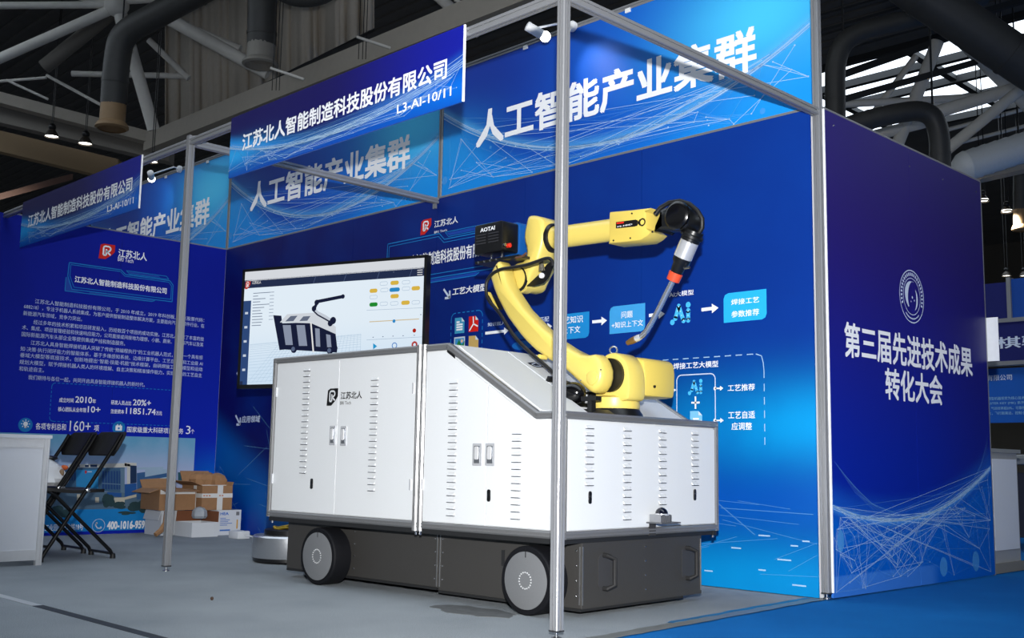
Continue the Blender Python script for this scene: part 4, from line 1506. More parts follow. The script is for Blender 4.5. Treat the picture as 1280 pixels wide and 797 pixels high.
# dark running gear: two modules
LB = -2.0973
WB = 0.9114
us = SIDE.uv(548, 690)[0]
us = Frame(MM @ Vector((0, 0, 0)), LU, (0, 0, 1), LN).uv(548, 700)[0]
BSF = Frame(MM @ Vector((0, 0, 0)), LU, (0, 0, 1), LN)
BRF = Frame(MM @ Vector((0, 0, 0)), RU, (0, 0, 1), RN)
for x0, x1, hb in ((LB, us - .003, .045), (us + .003, 0.0, .034)):
    m_ = MB()
    m_.prism([(x0, hb), (x1, hb), (x1, ZB - .02), (x0, ZB - .02)], MM @ Vector((0, 0, 0)), LU, (0, 0, 1), RU, 0, WB, .002)
    m_.build('base_module', DARKP, mach)
    MB().box((x0 + .004, -.002, hb - .012), (x1 - .004, WB - .15, hb), MM).build('base_skirt', DARK2, mach)
for fr, us_ in ((BSF, (us - .008, us + .012)), (BSF, (-.012,)), (BRF, (.004, WB - .008))):
    for u in us_:
        fbox(fr, u - .002, .05, 0, u + .002, ZB - .035, .003).build('edge_strip', pbr('strip_steel', (170, 172, 174), 0.35, 0.9), mach)
BOLT = MB().lathe((0, 0, 0), (0, -1, 0), [(0, .0042), (.003, .0042), (.0042, .0025)], 8).mesh('bolt')
BOLT.materials.append(SCREW)


def bolt(fr, rot, u, v):
    share('bolt', BOLT, Matrix.Translation(fr.p(u, v, 0)) @ Matrix.Rotation(TH + rot, 4, 'Z'), mach)


for k in range(4):
    z = .085 + k * .063
    bolt(BSF, 0, us - .022, z)
    bolt(BSF, 0, us + .03, z)
    bolt(BSF, 0, BSF.uv(443, 690)[0], z)
    bolt(BSF, 0, -.03, z)
    bolt(BRF, math.pi / 2, BRF.uv(806.5, 700)[0], z)
# handles on the base
for x, y in ((757, 714), (860, 703)):
    u, v = BRF.uv(x, y)
    MB().prism(rrect(u - .052, v - .078, u + .03, v + .078, .03, 4), BRF.O, BRF.U, BRF.V, BRF.N, 0, .0015).build('handle_recess', pbr('charcoal_plate', (54, 54, 56), 0.55, 0.1), mach)
    P_ = lambda du, dv, n: BRF.p(u + du, v + dv, n)
    MB().tube([P_(-.015, .07, 0), P_(-.015, .07, .02), P_(.012, .055, .042), P_(.012, -.055, .042), P_(-.015, -.07, .02), P_(-.015, -.07, 0)], .011, 8).build('pull_handle', pbr('matt_handle_black', (16, 16, 18), 0.75), mach, 30)

# wheels
WR = .1453


def wheel(ux, side):
    yo = -.1403 if side < 0 else WB + .1403
    yi = -.012 if side < 0 else WB + .012
    c = MM @ Vector((ux, yo, WR))
    ax = MR @ Vector((0, 1 if side < 0 else -1, 0))
    L = abs(yo - yi)
    w = MB().lathe(c, ax, [(0.0, WR - .030), (0.0, WR - .006), (.005, WR - .001), (.010, WR), (.105, WR), (.113, WR - .012)], 48).build('wheel', TYRE, mach, 40)
    MB().lathe(c - ax * .003, ax, [(0, WR - .027), (.0008, WR - .0245), (.006, WR - .0245)], 48).build('wheel_disc', pbr('brushed_wheel_alloy', (126, 128, 131), 0.42, 0.45, 0.06, 200, 0.06), w, 40)
    bm = MB()
    u = Vector((0, 0, 1))
    v = ax.cross(u)
    for k in range(18):
        a = 2 * math.pi * k / 18
        bm.lathe(c - ax * .003 + (u * math.cos(a) + v * math.sin(a)) * WR * .235, -ax, [(0, .0036), (.003, .0036), (.004, .002)], 7)
    bm.build('hub_bolts', pbr('zinc_bolt', (186, 188, 190), .35, .3), w)
    MB().lathe(c + ax * .10, ax, [(0, .04), (L - .10, .04)], 16).build('axle', DARK2, w, 40)
    bm = MB()
    p_ = c - ax * .0035 + u * WR * .80
    bm.add([p_ - v * .0025 - u * .02, p_ + v * .0025 - u * .02, p_ + v * .0025 + u * .02, p_ - v * .0025 + u * .02], [(0, 1, 2, 3)])
    bm.build('disc_mark', BLACKINK, w, fix=False)


for ux in (-1.6404, -.1931):
    wheel(ux, -1)
wheel(-1.6404, 1)
u, v = BSF.uv(629, 697)
fbox(BSF, u - .01, v - .035, 0, u + .01, v + .035, .002).build('cover_plate', DARK2, mach)

# dome sensor on its bracket at the front rail
u, v = FRNT.uv(815, 662)
sz = ZB + .028
fbox(FRNT, u - .028, ZB - .005, .0, u + .022, ZB + .052, .006).build('sensor_bracket', DARKP, mach)
fbox(FRNT, u - .05, ZB + .052, .0, u + .10, ZB + .058, .09).build('sensor_shelf', pbr('grey_plate', (84, 86, 90), 0.45, 0.3), mach)
hs = MB()
for k in range(7):
    fbox(FRNT, u - .036 + k * .012, ZB + .058, .012, u - .030 + k * .012, ZB + .092, .075, hs)
hs.build('heat_sink', pbr('heat_sink_alloy', (150, 152, 156), 0.4, 0.8), mach)
fbox(FRNT, u - .03, ZB + .058, .018, u + .055, ZB + .088, .07).build('sensor_body', DARKP, mach)
MB().lathe(FRNT.p(u + .012, ZB + .088, .045), (0, 0, 1), [(0, .032), (.008, .032)], 24).build('sensor_ring', CHROME, mach, 40)
MB().lathe(FRNT.p(u + .012, ZB + .096, .045), (0, 0, 1), [(0, .029), (.006, .0285), (.016, .024), (.024, .015), (.028, .005), (.0285, .0008)], 24).build('sensor_dome', pbr('dark_blue_dome', (6, 10, 26), 0.06, 0, 0, 10, 0.0, 0.8), mach, 60)

# ------------------------------------------------------------------ welding robot on the cart
YR = -1.0
RF = Frame((0, YR, 0), (1, 0, 0), (0, 0, 1), (0, -1, 0))
RA = Frame((0, YR - .14, 0), (1, 0, 0), (0, 0, 1), (0, -1, 0))
YEL = pbr('robot_yellow', (216, 194, 98), 0.38, 0, 0.015, 160, 0.02, 0.5, 0.15)
YEL2 = pbr('robot_yellow_cover', (210, 186, 88), 0.42, 0, 0.015, 160, 0.02)
RBLK = pbr('robot_black_casting', (16, 17, 19), 0.32, 0, 0, 60, 0.1)
HOSE = pbr('black_hose', (15, 15, 17), 0.5, 0, 0.05, 200, 0.1)
bu, bv = RF.uv(768, 506)
rob = thing('welding_robot', 'yellow jointed welding robot arm bolted onto the white cart', 'robot arm', (bu, YR, ZL - .055))


def smooth2(pts, it=1):
    for _ in range(it):
        out = []
        n = len(pts)
        for i in range(n):
            a, b = pts[i], pts[(i + 1) % n]
            out += [(a[0] * .75 + b[0] * .25, a[1] * .75 + b[1] * .25), (a[0] * .25 + b[0] * .75, a[1] * .25 + b[1] * .75)]
        pts = out
    return pts


def outline(fr, pts, it=1):
    return smooth2([fr.uv(*p) for p in pts], it)


def slab(name, fr, poly, n0, n1, bev, mat, parent, sm=35):
    return MB().prism(poly, fr.O, fr.U, fr.V, fr.N, n0, n1, bev).build(name, mat, parent, sm)


def silh(fr, pts, nn, nf):
    """trace a slab nn..nf thick from the silhouette it shows: near face bounds it on one side, far face on the other"""
    n = len(pts)
    ar = sum(pts[i][0] * pts[(i + 1) % n][1] - pts[(i + 1) % n][0] * pts[i][1] for i in range(n))
    sg = 1 if ar > 0 else -1
    out = []
    for i in range(n):
        e = Vector(pts[(i + 1) % n]) - Vector(pts[i - 1])
        nx = sg * e.y / max(e.length, 1e-6)
        w = (1 - nx) / 2
        off = nf * (1 - w) + nn * w
        out.append(Frame(fr.O + fr.N * off, fr.U, fr.V, fr.N).uv(*pts[i]))
    return out


# pedestal and turret
pb = Vector((bu, YR, 0))
MB().box((bu - .17, YR - .17, ZL - .0545), (bu + .15, YR + .17, ZL - .02)).build('mounting_plate', RBLK, rob)
MB().lathe((bu, YR, ZL - .03), (0, 0, 1), [(0, .14), (.05, .135), (.075, .118), (bv - ZL + .03, .112)], 32).build('pedestal', RBLK, rob, 40)
MB().lathe((bu, YR, bv - .02), (0, 0, 1), [(0, .118), (.012, .122), (.05, .12), (.06, .10)], 36).build('turntable', YEL, rob, 40)
J2 = RA.uv(752.7, 467.6)
RM = Frame((0, YR - .075, 0), (1, 0, 0), (0, 0, 1), (0, -1, 0))
tur = outline(RM, [(752, 502), (757, 478), (762, 450), (770, 443), (779, 447), (786, 460), (787, 480), (787, 497), (779, 503)], 2)
# turret column: faces the lower arm, spans the robot centre line
jx = J2[0]
t2 = [(jx + q[0], J2[1] + q[1]) for q in [(-.10, -.10), (-.108, -.02), (-.085, .06), (-.035, .105), (.03, .108), (.085, .068), (.108, 0), (.108, -.10), (.09, -.125), (-.09, -.125)]]
t2 = smooth2(t2, 2)
slab('turret', RF, t2, -.05, .075, .012, YEL, rob)
mc = smooth2([(jx + q[0], J2[1] + q[1]) for q in [(-.10, -.085), (-.105, .05), (-.08, .095), (.08, .095), (.105, .05), (.10, -.085), (.08, -.095), (-.08, -.095)]], 2)
slab('motor_cover', RF, mc, -.29, -.05, .018, YEL2, rob)
MB().lathe(RF.p(jx + .02, J2[1] - .04, -.0), (0, -1, 0), [(0, .02), (.0765, .02)], 12).build('turret_boss', YEL, rob, 40)
MB().lathe((jx + .102, YR + .12, J2[1] - .045), (1, 0, 0), [(0, .007), (.006, .007)], 10).build('cover_screw', BLK, rob)
MB().lathe(RF.p(jx, J2[1], .075), (0, -1, 0), [(0, .080), (.016, .080)], 40).build('shoulder_gap_ring', BLK, rob, 40)
# eye bolt
ex, ez = RF.uv(767, 437.5)
eb = MB()
eb.cyl((ex, YR, ez - .035), (ex, YR, ez - .016), .007, None, 10)
eb.tube([(ex + .0175 * math.cos(a) * .72, YR + .0175 * math.sin(0) + .0175 * math.cos(a) * .69, ez + .0175 * math.sin(a)) for a in [2 * math.pi * k / 20 for k in range(21)]], .0042, 8)
eb.build('eye_bolt', pbr('zinc_steel', (220, 222, 224), 0.25, 0.9), rob, 40)
# lower arm
low = [(613, 349), (613, 341), (617.5, 335), (622, 330.5), (628, 327.5), (635, 328.5), (641, 334.5), (645, 346), (648, 357), (655, 369), (666, 386), (678, 399), (690, 411), (709, 427.5), (724, 437.5), (736, 444),
       (743, 444.3), (750, 443.3), (757, 445.5), (764, 452.5), (768.5, 463), (768.5, 473), (765, 482), (758, 488.8), (750, 491.5), (742, 490), (735, 486), (727.6, 480), (718, 471), (709, 462), (698, 455.5), (686, 448), (672, 438.5), (660, 427.5), (652, 419), (644, 408.5), (636, 398), (630, 388), (622, 373), (617, 361)]
lowp = silh(RA, low, .045, -.05)
slab('lower_arm', RA, lowp, -.055, .05, .024, YEL, rob, 50)
slab('lower_arm_edge', RA, shrink(lowp, .014), -.06, -.05, .003, pbr('cast_grey', (150, 148, 140), 0.5), rob)
sb = outline(RA, [(743, 466), (752, 463.5), (757, 468), (756, 477), (748, 484), (742, 476)], 1)
slab('shoulder_cap', RA, sb, .048, .056, .004, YEL, rob, 60)
for p in ((735, 476), (760, 463)):
    q = RA.uv(*p)
    MB().lathe(RA.p(q[0], q[1], .05), (0, -1, 0), [(0, .004), (.003, .004)], 8).build('arm_screw', SCREW, rob)
# elbow housing, axis to the lower arm
J3 = RA.uv(632, 345)
e3 = RF.uv(672, 345)
MB().lathe(RA.p(J3[0] + .03, J3[1] - .01, -.05), (0, 1, 0), [(0, .058), (.022, .058), (.03, .07), (.08, .07)], 28).build('elbow_joint', YEL, rob, 40)
MB().lathe(RA.p(J3[0] + .03, J3[1] - .01, -.053), (0, 1, 0), [(0, .066), (.014, .066)], 28).build('elbow_gap_ring', BLK, rob, 40)
hs_ = smooth2(silh(RF, [(655.5, 300), (656, 290), (660, 280), (666.5, 273.5), (676, 271.5), (688, 273.5), (697, 277), (704, 284), (706, 298), (704, 312), (700, 324), (697, 332), (691, 342), (684, 354), (675, 364.5), (660, 366), (649, 364), (641, 352), (642, 336), (650, 330), (659, 326), (659, 312)], .075, -.08), 1)
slab('elbow_housing', RF, hs_, -.085, .085, .022, YEL, rob, 50)
# recess with wires in the elbow
RN_ = Frame((0, YR - .085, 0), (1, 0, 0), (0, 0, 1), (0, -1, 0))
rc = [RN_.uv(*p) for p in ((658.5, 357.5), (676, 341), (684, 330), (690.5, 326), (692, 332), (686.5, 346), (680, 353.5), (668, 357.5))]
slab('elbow_recess', RF, rc, .083, .0875, .001, BLK, rob)
q = RN_.uv(678.5, 344.5)
MB().lathe(RF.p(q[0], q[1], .087), (0, -1, 0), [(0, .014), (.012, .014), (.014, .01)], 14).build('elbow_button', CLIP, rob, 40)
q = RN_.uv(677, 329)
wv = MB()
for k in range(4):
    wv.tube([RF.p(q[0] - .01 + .012 * k, q[1] - .04, .09), RF.p(q[0] + .006 * k, q[1], .098), RF.p(q[0] + .03 - .004 * k, q[1] + .02, .092)], .004, 6)
wv.build('elbow_wires', pbr('wire_black_yellow', (60, 54, 30), 0.5, 0, 0, 60, .6), rob, 50)
# forearm
f0, f1 = RF.uv(690, 297.8), RF.uv(826, 279)
fz = lambda x: f0[1] + (f1[1] - f0[1]) * (x - f0[0]) / (f1[0] - f0[0])
fa, fb = Vector((f0[0], YR, f0[1])), Vector((f1[0], YR, f1[1]))
fd = (fb - fa).normalized()
MB().lathe(fa - fd * .03, fd, [(0, .074), (.045, .076), (.058, .068)], 36).build('forearm_gap_ring', BLK, rob, 40)
MB().lathe(fa + fd * .0, fd, [(0, .060), (.03, .060), (.05, .056), ((fb - fa).length * .62, .055)], 36).build('forearm_tube', YEL, rob, 40)
cb = [(763.5, 296.5), (763.8, 277), (766, 269.5), (772, 267.2), (800, 265), (824.5, 263), (826, 270), (826, 290), (832, 294.5), (822, 299), (813, 303), (790, 305.3), (770, 306.5), (765, 303)]
slab('forearm_cover', RF, silh(RF, cb, .05, -.05), -.066, .066, .008, YEL2, rob, 40)
CV = Frame((0, YR - .066, 0), (1, 0, 0), (0, 0, 1), (0, -1, 0))
bq = [CV.uv(*p) for p in ((770, 277.5), (795, 274.3), (797, 277), (796.5, 281.5), (794, 283), (770, 285.5))]
flat(CV, [bq], BLACKINK, rob, 'model_badge', .0008)
textpx(CV, 'M-10iD', (772, 284.3), (790.5, 279.2), WHITEINK, rob, .01, .0014)
flat(CV, [line(CV.uv(771, 279.0), CV.uv(780, 277.9), .008)], REDINK, rob, 'model_badge_stripe', .0014)
textpx(CV, 'X', (795.5, 282.2), (800.5, 274.3), BLACKINK, rob, .03, .0010)
flat(CV, ring(CV.uv(803, 277.6), .016, .008, 16), BLACKINK, rob, 'model_badge_ring', .0010)
for x, y in ((767, 300.5), (815.5, 289.5), (819, 264.8), (790, 266.6), (788, 297.5)):
    q = CV.uv(x, y)
    MB().lathe(CV.p(q[0], q[1], -.002), (0, -1, 0), [(0, .0045), (.004, .0045)], 8).build('cover_screw', BLK, rob)
# wrist
wa = smooth2(silh(RF, [(824, 263), (834, 262), (842, 258), (852, 254.5), (862, 256), (871, 262.5), (876, 271), (876.5, 281), (870, 288), (858, 290.5), (844, 289.5), (834, 289), (825, 291)], .05, -.05), 1)
slab('wrist_casting', RF, wa, -.062, .062, .022, RBLK, rob, 50)
wc = RF.uv(856, 272)
MB().lathe(RF.p(wc[0], wc[1], .05), (0, -1, 0), [(0, .066), (.016, .066), (.022, .058), (.026, .05)], 36).build('wrist_cap', pbr('robot_black_gloss', (10, 10, 12), 0.2), rob, 40)
MB().tube([RF.p(*RF.uv(*p), .05 - .006 * k) for k, p in enumerate(((827, 270), (833, 261.5), (843, 254.8), (855, 252.6), (866, 256), (875, 264), (880, 274), (879, 285), (872, 294)))], .011, 10).build('wrist_cable', HOSE, rob, 60)
# torch body along its axis
t0, t1 = RF.uv(868, 288), RF.uv(842.5, 347)
ta, tb = Vector((t0[0], YR, t0[1])), Vector((t1[0], YR, t1[1]))
td = (tb - ta).normalized()
TL = (tb - ta).length
MB().lathe(ta, td, [(0, .045), (.016, .046), (.022, .054), (.034, .054), (.038, .046), (.052, .046)], 32).build('tool_flange', RBLK, rob, 40)
MB().lathe(ta + td * .052, td, [(0, .042), (.002, .044), (.082, .044), (.084, .042)], 32).build('collision_sensor', pbr('bright_alloy', (214, 216, 220), 0.25, 0.6), rob, 40)
MB().lathe(ta + td * .136, td, [(0, .042), (.02, .041), (.03, .033), (TL - .17, .029), (TL - .16, .026)], 28).build('torch_holder', RBLK, rob, 40)
MB().lathe(ta + td * (TL - .026), td, [(0, .031), (.002, .033), (.04, .031), (.042, .026)], 28).build('torch_ring', pbr('translucent_red_plastic', (206, 74, 44), 0.3, 0, 0, 30, .2), rob, 40)
q = RF.uv(862, 334)
MB().lathe(RF.p(q[0] - .03, q[1], .0), (1, 0, 0), [(0, .006), (.03, .006)], 8).build('torch_screw', SCREW, rob)
nk = [RF.p(*RF.uv(*p)) for p in ((841.5, 350), (832, 369), (822, 389), (814, 404), (808.5, 413), (803, 419), (797, 422.5))]
MB().tube(nk, [.0135, .0135, .0132, .013, .013, .0125, .012], 14).build('torch_neck', pbr('polished_neck_steel', (206, 210, 216), 0.2, 0.85), rob, 60)
n0, n1 = RF.p(*RF.uv(800, 421)), RF.p(*RF.uv(784, 428.6))
MB().lathe(n0, n1 - n0, [(-.004, .014), (.012, .0165), (.02, .015), (.028, .0165)], 18).build('torch_nozzle_nut', CHROME, rob, 50)
MB().lathe(n0 + (n1 - n0).normalized() * .024, n1 - n0, [(0, .0165), (.03, .016), ((n1 - n0).length - .024, .011)], 18).build('torch_nozzle', pbr('browned_copper', (150, 116, 70), 0.4, 0.7), rob, 50)
# hose along the arm
RH = Frame((0, YR - .215, 0), (1, 0, 0), (0, 0, 1), (0, -1, 0))
hp = [(691, 332), (690, 326), (686, 322.8), (680, 323.5), (670, 327), (657, 331.2), (640, 334.2), (628, 336), (619, 339.5), (612.5, 345), (608.5, 352.5), (607.5, 361), (609, 371), (615, 380), (625, 392), (632, 403.5), (640, 416), (650, 428), (664, 441.5), (680, 455), (692, 466), (704, 478)]
hpts = [RH.p(*RH.uv(*p)) for p in hp]


def catmull(P, k=3):
    out = []
    for i in range(len(P) - 1):
        a, b, c, d = P[max(i - 1, 0)], P[i], P[i + 1], P[min(i + 2, len(P) - 1)]
        for j in range(k):
            t = j / k
            out.append(0.5 * ((2 * b) + (c - a) * t + (2 * a - 5 * b + 4 * c - d) * t * t + (3 * b - a - 3 * c + d) * t ** 3))
    out.append(P[-1])
    return out


MB().tube(catmull(hpts), .0088, 10).build('torch_hose', HOSE, rob, 60)
q = RA.uv(621, 377)
MB().prism(smooth2([RA.uv(*p) for p in ((616, 368), (621, 369), (627, 380), (630, 388), (626, 387), (619, 379))], 1), RA.O, RA.U, RA.V, RA.N, .0, .06, .006).build('hose_clamp', BLK, rob, 40)
MB().prism([RA.uv(*p) for p in ((618, 366), (621, 366.5), (631, 387), (629, 389))], RA.O, RA.U, RA.V, RA.N, .045, .058).build('clamp_plate', YEL2, rob)
q = RA.uv(686, 447)
MB().lathe(RA.p(q[0], q[1], .02), (0, -1, 0), [(0, .012), (.05, .012), (.052, .006)], 10).build('hose_boss', YEL, rob, 40)
# black fittings at the foot of the robot
c0 = RH.p(*RH.uv(716, 491))
MB().sphere(c0, .065, 18, 12, (1.1, .8, .8)).build('cable_gland', pbr('gloss_black', (10, 10, 12), 0.15), rob, 60)
MB().tube([RH.p(*RH.uv(702, 478)), RH.p(*RH.uv(707, 483)), c0], [.02, .03, .045], 12).build('gland_sleeve', RBLK, rob, 60)
q = RH.uv(741, 497)
MB().box((q[0] - .05, YR - .24, q[1] - .014), (q[0] + .04, YR - .20, q[1] + .006)).build('pedestal_bracket', RBLK, rob)
MB().box((q[0] - .015, YR - .235, ZL - .05), (q[0] + .01, YR - .205, q[1] + .012)).build('pedestal_bracket', RBLK, rob)
MB().lathe((q[0] - .06, YR - .15, ZL - .05), (0, 0, 1), [(0, .13), (.06, .12), (.085, .08), (.09, .02)], 24).build('cable_cover', pbr('matt_black', (22, 22, 24), 0.6), rob, 40)

# wire feeder behind the elbow
FF = Frame((0, YR - .17, 0), (1, 0, 0), (0, 0, 1), (0, -1, 0))
x0, zt0 = FF.uv(593.5, 280.5)
x1, zt1 = FF.uv(628, 276.2)
xb0, zb0 = FF.uv(592, 319)
zt_, zb_ = (zt0 + zt1) / 2, zb0
fd_ = MB().prism(rrect(x0, zb_, x1, zt_, .012, 3), FF.O, FF.U, FF.V, FF.N, -.12, 0, .006).build('wire_feeder', BLK, rob, 30)
WF = Frame(FF.p(0, 0, .0005), FF.U, FF.V, FF.N)
w_, h_ = x1 - x0, zt_ - zb_
text(WF, 'AOTAI', x0 + w_ * .22, zt_ - h_ * .27, x0 + w_ * .74, zt_ - h_ * .14, WHITEINK, fd_, .015, .0006)
for k in range(4):
    zz = zt_ - h_ * (.37 + .095 * k)
    for a_, b_ in ((.08, .42), (.52, .88)):
        fbox(WF, x0 + w_ * a_, zz - .003, 0, x0 + w_ * b_, zz + .003, .003).build('vent_slot', pbr('slot_grey', (46, 46, 50), 0.4), fd_)
RG = Frame((x1, YR - .17, 0), (0, 1, 0), (0, 0, 1), (1, 0, 0))
MB().lathe(RG.p(.04, zb_ + .03, 0), (1, 0, 0), [(0, .012), (.02, .012), (.022, .009)], 12).build('red_connector', pbr('red_plug', (214, 46, 26), 0.4), fd_, 40)
MB().lathe(RG.p(.012, zb_ + .03, 0), (1, 0, 0), [(0, .008), (.014, .008)], 12).build('brass_connector', SCREW, fd_, 40)
fbox(FF, x0 + .01, zb_ - .05, -.14, x1 + .12, zb_ - .036, .0).build('feeder_bracket', RBLK, rob)
for k in range(4):
    MB().lathe(FF.p(x0 + .035 + .045 * k, zb_ - .043, 0), (0, -1, 0), [(0, .006), (.004, .005)], 8).build('bracket_bolt', SCREW, rob)
    if k in (1, 3):
        MB().cyl(FF.p(x0 + .03 + .04 * k, zb_ - .036, -.06), FF.p(x0 + .03 + .04 * k, zb_ + .004, -.06), .006, None, 8).build('bracket_spacer', SCREW, rob)
BLUEP = pbr('blue_motor_shell', (10, 78, 150), 0.4)
p0, p1 = RF.uv(648, 278), RF.uv(657, 322)
MB().prism(rrect(p0[0] - .06, p1[1], p0[0] + .06, p0[1] - .01, .03, 3), RF.O, RF.U, RF.V, RF.N, -.05, .05, .008).build('feeder_motor', BLUEP, rob, 40)
q = RF.uv(646.5, 298)
MB().lathe(RF.p(q[0], q[1] + .03, .05), (0, -1, 0), [(0, .012), (.03, .012), (.034, .007)], 12).build('feeder_fitting', SCREW, rob, 40)
MB().lathe(RF.p(q[0], q[1] - .045, .05), (0, -1, 0), [(0, .02), (.02, .02), (.024, .01)], 12).build('feeder_fitting', pbr('brass', (180, 150, 80), 0.35, 0.8), rob, 40)
MB().tube(catmull([FF.p(*FF.uv(*p)) for p in ((645, 322), (653, 320), (658, 316))]), .006, 8).build('feeder_cable', pbr('brown_cable', (90, 60, 44), .5), rob, 60)

# ------------------------------------------------------------------ reception counter
CW = pbr('counter_white_board', (206, 210, 218), 0.5, 0, 0, 40, .015)
ct = thing('counter', 'low white panel counter with aluminium edges beside the folding chairs', 'counter', (-3.95, -2.9, 0))
cx0, cx1, cy0, cy1, chh = -4.20, -3.70, -3.62, -2.38, 0.752
for x in (cx0 + .018, cx1 - .018):
    for y in (cy0 + .018, cy1 - .018):
        bar('corner_post', (x, y, 0.0), (x, y, chh), None, hw=0.018, parent=ct, mat=pbr('counter_alu', (206, 208, 212), 0.4, 0.3))
for z0_, z1_ in ((.03, .09), (chh - .075, chh - .02)):
    MB().box((cx1 - .03, cy0 + .036, z0_), (cx1 - .006, cy1 - .036, z1_)).build('rail', MATS['counter_alu'], ct)
    MB().box((cx0 + .036, cy1 - .03, z0_), (cx1 - .036, cy1 - .006, z1_)).build('rail', MATS['counter_alu'], ct)
MB().box((cx1 - .022, cy0 + .036, .09), (cx1 - .012, cy1 - .036, chh - .075)).build('front_panel', CW, ct)
MB().box((cx0 + .036, cy1 - .022, .09), (cx1 - .036, cy1 - .014, chh - .075)).build('side_panel', pbr('painted_shade_board', (120, 126, 136), 0.6), ct)  # greyer board colour carries the shadow on this side of the counter
MB().box((cx0 - .01, cy0 - .01, chh - .02), (cx1 + .006, cy1 + .006, chh)).build('counter_top', CW, ct)

# ------------------------------------------------------------------ folding chairs
CHB = pbr('black_chair_steel', (14, 14, 16), 0.3, 0.2)
CHP = pbr('black_chair_plastic', (15, 15, 17), 0.55, 0, 0.03, 90, .1)


def folding_chair(cx, label, grp):
    """faces -y; base at its feet"""
    t = thing('folding_chair', label, 'chair', (cx, -2.09, 0), 0, grp)
    w = .185
    yF, yR_ = -2.32, -1.86
    for s in (-1, 1):
        x = cx + s * w
        top = (x, -1.865, .775)
        MB().tube([(x, yF, .012), (x, yF + .02, .05), (x, -2.06, .44), (x, -1.905, .70), top], .0125, 10).build('leg', CHB, t, 50)
        xi = cx + s * (w - .028)
        MB().tube([(xi, yR_, .012), (xi, yR_ - .02, .05), (xi, -2.26, .405), (xi, -2.30, .422)], .0115, 10).build('rear_leg', CHB, t, 50)
        MB().lathe((x, yF, 0), (0, 0, 1), [(0, .018), (.02, .017), (.03, .014)], 10).build('foot_cap', CHP, t, 40)
        MB().lathe((xi, yR_, 0), (0, 0, 1), [(0, .018), (.02, .017), (.03, .014)], 10).build('foot_cap', CHP, t, 40)
        MB().lathe((x - s * .02, -2.065, .425), (s, 0, 0), [(0, .014), (.045, .014), (.048, .008)], 10).build('hinge_pin', SCREW, t, 40)
    MB().cyl((cx - w + .028, yR_ - .004, .03), (cx + w - .028, yR_ - .004, .03), .009, None, 8).build('crossbar', CHB, t, 40)
    MB().cyl((cx - w, yF + .03, .09), (cx + w, yF + .03, .09), .009, None, 8).build('crossbar', CHB, t, 40)
    # seat pan, slightly dished
    rows = []
    for i in range(9):
        a = i / 8
        y = -2.34 + .40 * a
        zz = .437 + .006 * math.cos(math.pi * 2 * a) - .012 * a
        hw = w - .012 if 0 < i < 8 else w - .03
        rows.append((y, zz, hw))
    m_ = MB()
    m_.rings([[Vector((cx - hw, y, zz - .02)), Vector((cx + hw, y, zz - .02)), Vector((cx + hw, y, zz)), Vector((cx + hw * .6, y, zz - .006)), Vector((cx - hw * .6, y, zz - .006)), Vector((cx - hw, y, zz))] for y, zz, hw in rows])
    m_.build('seat', CHP, t, 40)
    # backrest: bowed pad between the uprights
    m_ = MB()
    secs = []
    for i in range(11):
        a = -1 + 2 * i / 10
        x = cx + a * (w + .026)
        bow = .035 * (1 - a * a)
        k = 1 - .55 * max(0, abs(a) - .8) / .2
        zc_, hh = .715, .082 * k
        base = Vector((x, -1.885 + bow, zc_))
        tilt = Vector((0, .46, .89))
        nrm = Vector((0, .89, -.46))
        secs.append([base + tilt * hh * e + nrm * f for e, f in ((-1, -.006), (1, -.006), (1.06, 0), (1, .012), (-1, .012), (-1.06, 0))])
    m_.rings(secs)
    m_.build('backrest', CHP, t, 50)
    return t


folding_chair(-4.06, 'black folding chair standing next to the open cardboard boxes side', None)
folding_chair(-4.49, 'black folding chair with the white plastic bag on its seat', None)
bpy.data.objects['folding_chair']['label'] = 'black folding chair with an empty seat beside the lone aluminium post'
# bag on the seat
BAG = pbr('white_plastic_bag', (214, 216, 220), 0.3, 0, 0.3, 14, .06)
r = random.Random(6)
bg = thing('plastic_bag', 'crumpled white plastic bag with orange lettering lying on a chair seat', 'bag', (-4.47, -2.10, .435))
rs = []
for i in range(8):
    a = i / 7
    rr = [.13, .15, .15, .14, .12, .10, .07, .03][i]
    rs.append([Vector((-4.47 + rr * 1.05 * math.cos(t) * r.uniform(.86, 1.1), -2.09 + rr * .95 * math.sin(t) * r.uniform(.86, 1.1), .437 + a * .17)) for t in [2 * math.pi * j / 16 for j in range(16)]])
MB().rings(rs).build('bag_body', BAG, bg, 30)
MB().sphere((-4.42, -1.99, .555), .034, 12, 8, (1.6, .5, .5)).build('bag_print', pbr('orange_print', (206, 96, 40), 0.5), bg, 40)
MB().sphere((-4.36, -2.03, .52), .03, 12, 8, (.8, .5, .9)).build('bag_print', pbr('brown_print', (136, 110, 84), 0.5), bg, 40)
MB().sphere((-4.50, -2.06, .615), .05, 12, 8, (1.4, 1, .35)).build('bag_contents', BLK, bg, 40)

# ------------------------------------------------------------------ cartons in the corner
CARD = pbr('brown_cardboard', (150, 112, 78), 0.8, 0, 0.15, 30, .12)
CARD_D = pbr('brown_cardboard_inside', (120, 72, 44), 0.8, 0, 0.15, 30, .12)
CARDW = pbr('white_cardboard', (202, 206, 212), 0.7, 0, 0.05, 30, .03)
PTAPE = pbr('printed_packing_tape', (214, 214, 212), 0.35)


